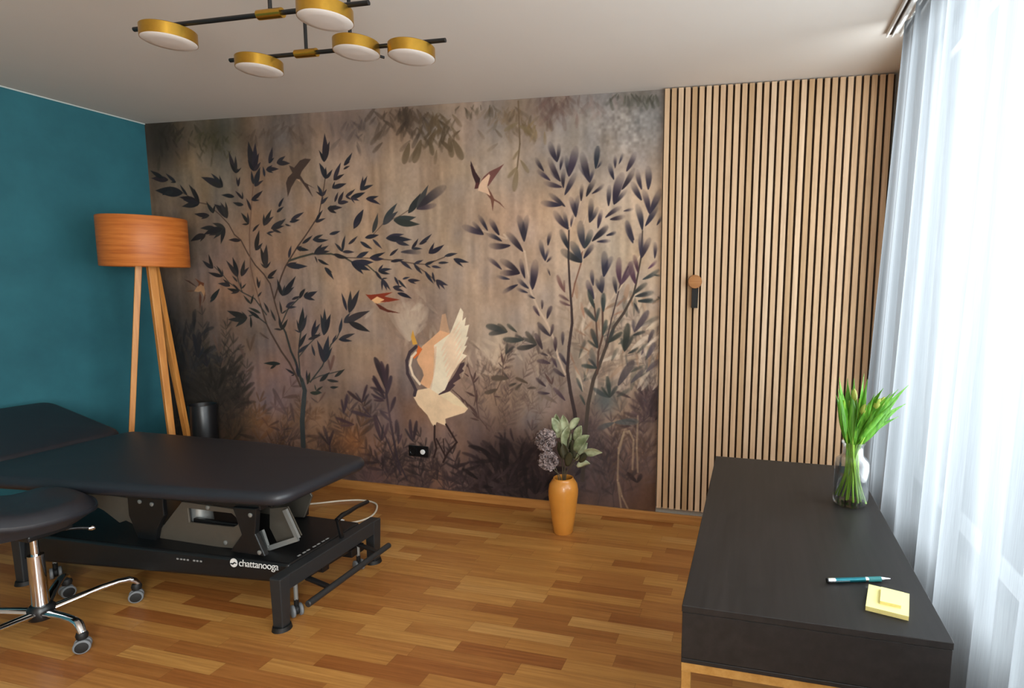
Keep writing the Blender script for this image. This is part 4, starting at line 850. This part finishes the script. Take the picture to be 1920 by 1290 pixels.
# foot bar, lever, castors
MB().cyl((2.50,-1.462,0.120), (2.50,-0.925,0.126), 0.014, n=18).build('foot_bar', 'darkgrey', mt, org, smooth=True, bevel=0.004)
for y in (-1.33, -1.0): MB().beam((2.38,y,0.150), (2.495,y,0.122), 0.022, 0.014).build('foot_bar_arm', 'blackmetal', mt, org, bevel=0.003)
lv = MB(); lv.beam((2.372,-1.095,0.215), (2.372,-1.118,0.325), 0.018, 0.014, (1,0,0))
lv.build('lever_post', 'blackmetal', mt, org, bevel=0.003)
MB().tube([(2.372,-1.125,0.322),(2.372,-1.085,0.332),(2.372,-1.045,0.330),(2.372,-0.99,0.333),(2.372,-0.905,0.328)], [0.011,0.012,0.011,0.010,0.010], 12).build('lever_handle', 'blackmetal', mt, org, smooth=True)
def tcastor(x, y):
    MB().cyl((x,y,0.075), (x,y,0.16), 0.0085, n=14).build('castor_pin', 'silver', mt, org, smooth=True)
    for s_ in (-1, 1): MB().lathe([(0.0,-0.007),(0.022,-0.007),(0.0265,-0.004),(0.0265,0.004),(0.022,0.007),(0.0,0.007)], (x+s_*0.0075,y+s_*0.013,0.027), 24, (0.5,0.866,0)).build('castor_wheel', 'greytyre', mt, org, smooth=True)
    MB().cyl((x-0.0037,y-0.0064,0.030), (x+0.0037,y+0.0064,0.030), 0.021, n=20).box(x-0.008, x+0.008, y-0.008, y+0.008, 0.034, 0.08).build('castor_fork', 'rubber', mt, org, bevel=0.004)
tcastor(2.366,-1.378); tcastor(2.358,-0.972); tcastor(1.03,-1.40)
pd = MB(); pd.box(2.30,2.36,-1.02,-0.93,0.085,0.125); pd.beam((2.37,-1.30,0.145),(2.37,-1.06,0.140),0.012,0.012); pd.box(2.355,2.385,-1.24,-1.20,0.125,0.152); pd.build('pedal_linkage', 'blackmetal', mt, org, bevel=0.003)
# lettering on the side of the base
def text_mesh(txt, size, loc, rot, name, parent, org_, mat):
    cu_ = bpy.data.curves.new('lettering', 'FONT'); cu_.body = txt; cu_.size = size; cu_.extrude = 0.0004; cu_.space_character = 0.92; cu_.offset = 0.0
    t = bpy.data.objects.new('lettering_curve', cu_); COL.objects.link(t)
    bpy.context.view_layer.update(); dg = bpy.context.evaluated_depsgraph_get()
    me_ = bpy.data.meshes.new_from_object(t.evaluated_get(dg)); bpy.data.objects.remove(t)
    me_.transform(Matrix.Translation(Vector(loc)-Vector(org_)) @ rot)
    o = bpy.data.objects.new(name, me_); COL.objects.link(o); o.parent = parent; me_.materials.clear(); me_.materials.append(MAT[mat]); return o
ang = math.atan2(ysh(2.27)-ysh(2.0), 0.27)
rt = Matrix.Rotation(ang, 4, 'Z') @ Matrix.Rotation(math.radians(90-5), 4, 'X')
text_mesh('chattanooga', 0.043, (2.108, ysh(2.108)+0.0035, 0.205), rt, 'lettering', base, org, 'print')
em = MB(); em.lathe([(0.0,0.0),(0.019,0.0),(0.019,0.0015),(0.0,0.0015)], (2.085, ysh(2.085)+0.0045, 0.217), 28, (0,-1,0.08)); em.build('emblem', 'print', base, org)
em2 = MB(); em2.tube([(2.071,ysh(2.071)+0.0022,0.214),(2.082,ysh(2.082)+0.0022,0.212),(2.089,ysh(2.089)+0.0022,0.219),(2.100,ysh(2.1)+0.0022,0.216)], [0.0022,0.0035,0.0035,0.0015], 8); em2.build('emblem_swoosh', 'blackmetal', base, org)
for dx in (0.0, 0.018, 0.034, 0.052, 0.084, 0.100, 0.118): MB().box(1.80+dx, 1.80+dx+0.009, ysh(1.8+dx)+0.001, ysh(1.8+dx)+0.004, 0.205, 0.211).build('marking', 'greyprint', base, org)
for k_, y in enumerate((-1.315,-1.285,-1.262,-1.225,-1.20,-1.17,-1.145)): MB().box(2.322, 2.330, y, y+0.016, 0.2315, 0.2335).build('marking', 'greyprint', base, org)

# white cord with plug on the floor
org = (1.70, -0.40, 0.0)
cd = thing('power_cord', org, 'white power cord looping over the floor beyond the massage table', 'cord')
def spl(pts, n=10):
    pts = [Vector(p) for p in pts]; out = []
    for i in range(len(pts)-1):
        p0, p1, p2, p3 = pts[max(i-1,0)], pts[i], pts[i+1], pts[min(i+2,len(pts)-1)]
        for k in range(n):
            t = k/n; out.append(0.5*((2*p1)+(p2-p0)*t+(2*p0-5*p1+4*p2-p3)*t*t+(3*p1-p0-3*p2+p3)*t**3))
    return out+[pts[-1]]
MB().tube(spl([(0.62,-0.60,.006),(0.909,-0.546,.006),(1.15,-0.44,.006),(1.462,-0.351,.006),(1.661,-0.232,.006),(1.786,-0.189,.006),(1.90,-0.215,.006),(1.972,-0.305,.006),(2.003,-0.40,.006),(1.985,-0.47,.006),(1.941,-0.512,.006),(1.905,-0.528,.010)]), 0.0055, 10).build('cable', 'cord', cd, org, smooth=True)
MB().lathe([(0.0,0.0),(0.009,0.0),(0.012,0.012),(0.017,0.022),(0.0185,0.045),(0.016,0.05),(0.0,0.05)], (1.915,-0.525,0.019), 24, (-1,-0.32,0.0)).build('plug', 'pvc', cd, org, smooth=True)
MB().cyl((1.868,-0.531,0.024),(1.85,-0.537,0.024),0.0024,n=8).cyl((1.866,-0.545,0.014),(1.848,-0.551,0.014),0.0024,n=8).build('plug_pin', 'silver', cd, org)

# ================================================================= SADDLE STOOL
HX, HY = 1.478, -1.728
org = (HX, HY, 0.0)
ss = thing('saddle_stool', org, 'black saddle stool on a chrome five-star base with castors', 'stool')
MB().lathe([(0.0,0.066),(0.040,0.066),(0.043,0.075),(0.043,0.110),(0.034,0.122),(0.0,0.124)], (HX,HY,0), 32).build('hub', 'blackmetal', ss, org, smooth=True)
MB().lathe([(0.027,0.105),(0.025,0.33),(0.0,0.33)], (HX,HY,0), 32).build('gas_column', 'chrome', ss, org, smooth=True)
MB().cyl((HX,HY,0.33),(HX,HY,0.430),0.013,n=18).build('piston', 'chrome', ss, org, smooth=True)
mech = MB().box(HX-0.10,HX+0.10,HY-0.075,HY+0.075,0.422,0.446); mech.build('mechanism', 'blackmetal', ss, org, bevel=0.006)
lvr = MB().tube([(HX+0.06,HY+0.06,0.416),(HX+0.08,HY+0.10,0.408),(HX+0.095,HY+0.135,0.395)], 0.006, 10).build('lever', 'blackmetal', ss, org, smooth=True)
MB().lathe([(0.0,-0.012),(0.008,-0.010),(0.011,0.0),(0.008,0.010),(0.0,0.012)], (HX+0.097,HY+0.139,0.393), 16, (0.35,0.85,-0.2)).build('lever_tip', 'chrome', ss, org, smooth=True)
a0 = math.atan2(-1.78-HY, 1.765-HX)
for k in range(5):
    a = a0+k*math.radians(72)+(math.radians(4) if k == 1 else 0); R_ = (0.292, 0.298, 0.31, 0.31, 0.30)[k]; dx, dy = math.cos(a), math.sin(a)
    prof = [(0.035,0.095,0.020,0.013),(0.10,0.104,0.018,0.012),(0.18,0.114,0.016,0.011),(0.24,0.117,0.015,0.011),(0.275,0.112,0.015,0.012),(R_-.005,0.098,0.015,0.013),(R_+.006,0.078,0.014,0.013)]
    lm = MB(); vs, fs = [], []
    for i, (r, z, w, h) in enumerate(prof):
        for j in range(12):
            t = 2*math.pi*j/12; sw = w*math.cos(t); sh_ = h*math.sin(t)
            tl_ = 0.0 if i < 4 else (i-3)*0.3
            vs.append((HX+dx*(r+sh_*math.sin(tl_))-dy*sw, HY+dy*(r+sh_*math.sin(tl_))+dx*sw, z+sh_*math.cos(tl_)))
    for i in range(len(prof)-1):
        for j in range(12): fs.append((i*12+j, i*12+(j+1) % 12, (i+1)*12+(j+1) % 12, (i+1)*12+j))
    fs += [tuple(range(12))[::-1], tuple(range((len(prof)-1)*12, len(prof)*12))]
    lg_ = lm.add(vs, fs).build('leg', 'chrome', ss, org, smooth=True)
    cx_, cy_ = HX+dx*R_, HY+dy*R_
    ca_ = MB(); ca_.lathe([(0.0,0.056),(0.017,0.056),(0.020,0.070),(0.016,0.082),(0.0,0.083)], (cx_,cy_,0), 18)
    cs = ca_.build('castor', 'rubber', ss, org, smooth=True)
    wa = Vector((0.75, -0.66, 0)) if k in (0, 1) else Vector((0.9, -0.3, 0)); wa.normalize()
    for s_ in (-1, 1):
        wc = Vector((cx_, cy_, 0.027))+wa*s_*0.014+Vector((-dx, -dy, 0))*0.004
        MB().lathe([(0.0,-0.008),(0.018,-0.009),(0.0265,-0.007),(0.027,0.004),(0.023,0.0085),(0.0175,0.008)], wc, 26, wa*s_).build('wheel_rim', 'greytyre', cs, org, smooth=True)
        MB().lathe([(0.0,0.006),(0.0212,0.0068),(0.0205,0.0096),(0.010,0.0110),(0.0,0.0110)], wc, 24, wa*s_).build('wheel_cap', 'rubber', cs, org, smooth=True)
# saddle
sv, sf = [], []; NA, NR = 64, 14
SCX, SCY = HX-0.040, HY-0.030
e1 = Vector((0.49, 0.87, 0)); e2 = Vector((0.87, -0.49, 0))       # lateral / towards the room
def seat_pt(a, rr):
    ca_, sa_ = math.cos(a), math.sin(a)
    lx = 0.235*math.copysign(abs(ca_)**0.8, ca_)*rr; ly = 0.185*math.copysign(abs(sa_)**0.8, sa_)*rr
    return lx, ly
def top(lx, ly): return 0.540+0.024*math.exp(-((lx-0.085)/0.060)**2-((ly+0.09)/0.11)**2)+0.042/(1+math.exp((lx+0.06)/0.035)) - 0.30*(max(0, abs(ly)-0.09))**1.5 - 0.5*max(0, lx-0.14)**1.4
for i in range(NR+1):
    rr = i/NR
    for j in range(NA):
        a = 2*math.pi*j/NA; lx, ly = seat_pt(a, rr); p = Vector((SCX, SCY, 0))+e1*lx+e2*ly
        sv.append((p.x, p.y, top(lx, ly)-0.030*max(0, rr-0.80)**2/0.04))
for k_, (rr, dz) in enumerate(((1.03, 0.028), (1.035, 0.038), (1.02, 0.047), (0.96, 0.054), (0.80, 0.060), (0.0, 0.060))):
    for j in range(NA):
        a = 2*math.pi*j/NA; lx, ly = seat_pt(a, rr); p = Vector((SCX, SCY, 0))+e1*lx+e2*ly
        lx1, ly1 = seat_pt(a, 1.0); zz = max(0.446, top(lx1, ly1)-dz) if rr > .9 else 0.446; sv.append((p.x, p.y, zz))
for i in range(NR+6):
    for j in range(NA): sf.append((i*NA+j, i*NA+(j+1) % NA, (i+1)*NA+(j+1) % NA, (i+1)*NA+j))
MB().add(sv, sf).build('seat', 'vinyl', ss, org, smooth=True)

# ================================================================= FLOOR VASE WITH SILK FLOWERS
VX, VY = 3.192, -0.292
va = MB().lathe([(0.0,0.0),(0.052,0.0),(0.056,0.006),(0.066,0.08),(0.077,0.16),(0.0845,0.22),(0.0855,0.25),(0.080,0.285),(0.066,0.308),(0.058,0.316),(0.0575,0.323),(0.054,0.325),(0.052,0.318),(0.058,0.30),(0.070,0.28),(0.075,0.24),(0.060,0.10),(0.048,0.012),(0.0,0.012)], (VX,VY,0), 56)
vo = va.build('vase', 'ceramic', None, (VX,VY,0), smooth=True); tag(vo, 'ochre ceramic floor vase holding silk flowers in front of the mural', 'vase')
def flower(hx, hy, hz, R_, label):
    fo = thing('silk_flower', (VX-0.012, VY, 0.02), label, 'flower', None); og = (VX-0.012, VY, 0.02)
    bx_ = VX-0.012+(0.012 if hz < .47 else 0)
    MB().tube(spl([(bx_,VY,0.03),(bx_-0.012,VY-0.004,0.30),((bx_*0.45+hx*0.55),(VY+hy)/2,0.30+(hz-0.30)*0.5),(hx,hy,hz-0.02)], 6), 0.0028, 8).build('stalk', 'stalk', fo, og, smooth=True)
    pm = MB(); r_ = random.Random(int(hz*1000))
    for q in range(110):
        zz = 1-2*(q+.5)/110; ph = q*2.39996; rr = math.sqrt(1-zz*zz); n_ = Vector((rr*math.cos(ph), rr*math.sin(ph), zz))
        s = n_.cross(Vector((r_.uniform(-1,1), r_.uniform(-1,1), r_.uniform(-1,1)))).normalized(); t2 = n_.cross(s)
        out = (n_*r_.uniform(.45,1.0)+t2*r_.uniform(-.9,.9)).normalized(); sd_ = s; c0 = Vector((hx,hy,hz))+n_*R_*r_.uniform(.30,.55); L2 = R_*r_.uniform(.42,.62); w = R_*r_.uniform(.22,.34)
        fold = out.cross(sd_); vs, fs = [], []
        for a in range(5):
            t = a/4
            for b in range(7):
                u2 = (b-3)/3; rf = math.sin(b*2.1+q)*R_*.07*t
                vs.append(c0+out*L2*t*(1-.18*u2*u2)+sd_*w*u2*(.35+.65*t)+fold*(rf+R_*.10*u2*u2*t))
        for a in range(4):
            for b in range(6): fs.append((a*7+b, a*7+b+1, a*7+b+8, a*7+b+7))
        pm.add(vs, fs)
    pm.build('petals', 'petal', fo, og, smooth=True, solid=0.0008)
flower(3.088, -0.300, 0.538, 0.067, 'dusky silk flower in the ochre vase, the upper of two')
flower(3.110, -0.315, 0.424, 0.062, 'dusky silk flower in the ochre vase, the lower of two')
LV = [[3.161,0.548,3.141,0.687],[3.209,0.565,3.182,0.683],[3.237,0.607,3.291,0.677],[3.271,0.543,3.305,0.638],[3.23,0.486,3.257,0.582],[3.271,0.489,3.352,0.588],[3.261,0.434,3.332,0.534],[3.326,0.487,3.433,0.502],[3.299,0.437,3.353,0.482],[3.278,0.395,3.353,0.419],[3.217,0.431,3.196,0.53],[3.161,0.581,3.123,0.666],[3.255,0.44,3.245,0.55],[3.20,0.50,3.215,0.62],[3.19,0.43,3.16,0.53],[3.225,0.40,3.25,0.49]]
def spray(ids, tipx, tipy, tipz, label):
    sy = thing('silk_leaf_spray', (VX, VY, 0.02), label, 'leaf spray'); og = (VX, VY, 0.02)
    sx = VX+(tipx-VX)*0.12
    path = spl([(VX+(tipx-VX)*.05,VY+(tipy-VY)*.05,0.03),(sx,VY+(tipy-VY)*.12,0.32),((VX+tipx)/2,(VY+tipy)/2,(0.32+tipz)/2+0.01),(tipx,tipy,tipz)], 8)
    MB().tube(path, 0.0035, 8).build('stalk', 'stalk', sy, og, smooth=True)
    for i in ids:
        x0,z0,x1,z1 = LV[i]; b = min(path, key=lambda p: (p.x-x0)**2+(p.z-z0)**2); fy_ = random.uniform(-.05,.03)
        e = Vector((x1, b.y+fy_, z1)); s0 = Vector((b.x, b.y, b.z)); mid = Vector((x0, (b.y+e.y)/2, z0)); d = e-mid
        pts = [mid+d*t+Vector((0,0,0.012*math.sin(math.pi*t))) for t in [k/8 for k in range(9)]]
        MB().blade(pts, max(.021, d.length*.25), Vector((d.z, random.uniform(-.5,.5)*d.length, -d.x)), random.choice([.35,-.35,.5])).build('leaf', 'darkleaf' if i in (4, 8, 10, 12, 14, 15) else 'silkleaf', sy, og, smooth=True, solid=0.0009)
        MB().tube([s0, s0.lerp(mid,.5)+Vector((0,0,.003)), mid], 0.0018, 6).build('leaf_stalk', 'stalk', sy, og, smooth=True)
spray((0,1,11,13,14), 3.165, -0.27, 0.58, 'green silk leaf spray rising highest on the left in the ochre vase')
spray((2,3,4,10,12,15), 3.238, -0.30, 0.60, 'green silk leaf spray upright in the middle of the ochre vase')
spray((5,6,7,8,9), 3.300, -0.315, 0.47, 'green silk leaf spray leaning out to the right of the ochre vase')

# ================================================================= DESK
DX0, DX1, DY0, DY1 = 4.086, 4.616, -2.139, -1.023
org = (4.351, -1.581, 0.0)
dk = thing('desk', org, 'black-brown writing desk beside the voile curtain', 'desk')
MB().box(DX0, DX1, DY0, DY1, 0.7245, 0.740).build('desk_top', 'desk', dk, org, bevel=0.0012, seg=1)
ap = MB(); ap.box(DX0+.001, DX0+.017, DY0+.018, DY1-.002, 0.618, 0.7243).box(DX1-.017, DX1-.001, DY0+.018, DY1-.002, 0.618, 0.7243).box(DX0+.017, DX1-.017, DY1-.018, DY1-.002, 0.618, 0.7243)
ap.build('apron', 'desk', dk, org)
MB().box(DX0+.001, DX1-.001, DY0+.002, DY0+.0178, 0.618, 0.7232).build('front_panel', 'desk', dk, org, bevel=0.001, seg=1)
MB().box(DX0+.001, DX1-.001, DY0+.002, DY1-.002, 0.6065, 0.6168).build('bottom_panel', 'desk', dk, org, bevel=0.001, seg=1)
fr = MB(); fr.box(DX0+.002, DX1-.002, DY0+.004, DY0+.024, 0.586, 0.6063).box(DX0+.002, DX1-.002, DY1-.024, DY1-.004, 0.586, 0.6063).box(DX0+.002, DX0+.022, DY0+.024, DY1-.024, 0.586, 0.6063).box(DX1-.022, DX1-.002, DY0+.024, DY1-.024, 0.586, 0.6063)
fr.build('under_frame', 'deskframe', dk, org)
for x in (DX0+.002, DX1-.022):
    for y in (DY0+.004, DY1-.024): MB().box(x, x+.020, y, y+.020, 0.0, 0.586).build('leg', 'deskframe', dk, org, bevel=0.001, seg=1)

# pen
p0, p1 = Vector((4.401,-1.962,0.7465)), Vector((4.547,-1.916,0.7465)); ax = (p1-p0).normalized(); L_ = (p1-p0).length
org = tuple(p0); pe = thing('ballpoint_pen', org, 'teal and chrome ballpoint pen lying across the desk', 'pen')
def seg_(r, a, b, r2=None): return MB().cyl(p0+ax*L_*a, p0+ax*L_*b, r, r2, n=20)
seg_(0.0055,0.0,0.02).build('push_button', 'rubber', pe, org, smooth=True); seg_(0.0058,0.02,0.13).build('cap_ring', 'chrome', pe, org, smooth=True)
seg_(0.0058,0.13,0.60).build('barrel', 'penteal', pe, org, smooth=True); seg_(0.0061,0.60,0.645).build('middle_ring', 'chrome', pe, org, smooth=True)
seg_(0.0060,0.645,0.85).build('grip', 'pengrip', pe, org, smooth=True); seg_(0.0056,0.85,1.0,0.0012).build('tip', 'chrome', pe, org, smooth=True)
sd = Vector((ax.y,-ax.x,0)); MB().beam(p0+ax*L_*0.04+sd*.0065+Vector((0,0,.001)), p0+ax*L_*0.34+sd*.0068+Vector((0,0,.001)), 0.0035, 0.0016, (0,0,1)).build('clip', 'chrome', pe, org)
# sticky notes
def pad(name, q, z0, z1, label):
    c = sum((Vector((x,y,0)) for x, y in q), Vector())/4; og = (c.x, c.y, z0)
    t = thing(name, og, label, 'notepad')
    MB().hexa([(x,y,z0) for x, y in q], [(x,y,z1-.0006) for x, y in q]).build('sheets', 'noteside', t, og)
    MB().hexa([(x,y,z1-.0006) for x, y in q], [(x,y,z1) for x, y in q]).build('top_sheet', 'note', t, og)
pad('sticky_note_pad', [(4.468,-2.060),(4.548,-2.080),(4.572,-1.984),(4.492,-1.962)], 0.7402, 0.7500, 'larger pale yellow sticky note block lying on the desk')
pad('sticky_note_pad', [(4.499,-2.044),(4.539,-2.053),(4.558,-1.994),(4.514,-1.981)], 0.7502, 0.7570, 'smaller pale yellow sticky note block on top of the larger one')

# glass vase with tulip greens
GX, GY = 4.533, -1.422
og = (GX, GY, 0.7402)
gv_ = thing('glass_vase', og, 'clear glass bottle vase with water on the desk corner', 'vase')
ro = [(0.0,0.0),(0.046,0.0),(0.051,0.005),(0.0525,0.015),(0.0525,0.128),(0.049,0.143),(0.038,0.153),(0.0315,0.160),(0.0305,0.185),(0.032,0.193),(0.0355,0.197),(0.0355,0.201),(0.031,0.202),(0.0285,0.196),(0.0280,0.162),(0.036,0.150),(0.047,0.140),(0.0502,0.128),(0.0502,0.016),(0.047,0.008),(0.0,0.008)]
MB().lathe(ro, (GX,GY,0.7402), 56).build('glass_body', 'glass', gv_, og, smooth=True)
MB().lathe([(0.0,0.0085),(0.046,0.0085),(0.0498,0.017),(0.0498,0.128),(0.0495,0.1295),(0.0,0.1295)], (GX,GY,0.7402), 48).build('water', 'water', gv_, og, smooth=True)
TU = [[4.505,4.478,1.144],[4.508,4.484,1.073],[4.512,4.487,1.121],[4.518,4.511,1.134],[4.525,4.527,1.138],[4.530,4.549,1.159],[4.533,4.560,1.075],[4.537,4.594,1.126],[4.541,4.619,1.116],[4.545,4.640,1.121],[4.549,4.677,1.131],[4.551,4.647,1.064],[4.553,4.687,1.062]]
SB = [4.492,4.512,4.526,4.537,4.552,4.562,4.570,4.500,4.546,4.556,4.520,4.575,4.538]
og = (GX, GY, 0.75)
def tulip(i):
    neck, tx, tz = TU[i]; r_ = random.Random(i*7+1)
    t = thing('tulip', og, 'green tulip stem with long pointed leaves standing in the glass bottle vase', 'tulip', 'tulips in the glass vase')
    ang_ = 2*math.pi*i/13; nkx = GX+(neck-4.53)*0.75; nky = GY+0.016*math.sin(ang_*2.3)
    bx_ = SB[i]; by = GY+0.030*math.cos(ang_*1.7); ty = GY+0.06*math.sin(ang_*1.3)-0.01
    # keep the leafy top inside the neck, then fan out
    path = spl([(bx_,by,0.7535),(GX+(bx_-GX)*.45,GY+(by-GY)*.5,0.83),(nkx,nky,0.925),(nkx+(tx-nkx)*.18,nky+(ty-nky)*.2,0.985),(nkx+(tx-nkx)*.5,nky+(ty-nky)*.55,0.985+(tz-0.985)*.55)], 8)
    MB().tube(path, 0.0032, 8).build('stem', 'tulipstem', t, og, smooth=True)
    b = Vector((nkx, nky, 0.935)); e = Vector((tx, ty, tz)); d = e-b
    pts = [b+d*k/10+Vector((0.0,0,0.016*math.sin(math.pi*k/10)))*(1 if abs(d.x) > .05 else .2) for k in range(11)]
    MB().blade(pts, 0.0155+r_.uniform(-.003,.004), Vector((0.8, r_.uniform(-.9,.9), -.35)), .35, lambda q: (0.35+0.65*math.sin(math.pi*min(1, q*1.15)**.8)) * (1-q**4)).build('leaf', 'tulipleaf', t, og, smooth=True, solid=0.0009)
    k2 = r_.uniform(.68,.86); e2_ = b+d*k2+Vector((r_.uniform(-.018,.018), r_.uniform(-.035,.02), r_.uniform(-.01,.02))); d2 = e2_-b
    pts = [b+d2*k/8+Vector((0,-0.006*math.sin(math.pi*k/8),0.008*math.sin(math.pi*k/8))) for k in range(9)]
    MB().blade(pts, 0.0135, Vector((0.9, r_.uniform(-.6,.6), .2)), -.35, lambda q: (0.35+0.65*math.sin(math.pi*min(1, q*1.15)**.8)) * (1-q**4)).build('leaf', 'tulipleaf', t, og, smooth=True, solid=0.0009)
    if i in (4, 6, 8, 9, 11):
        hd = path[-1]; dd = (path[-1]-path[-3]).normalized()
        MB().lathe([(0.003,0.0),(0.0085,0.008),(0.0095,0.018),(0.006,0.032),(0.0,0.040)], hd, 14, dd).build('bud', 'bud', t, og, smooth=True)
for i in range(13): tulip(i)
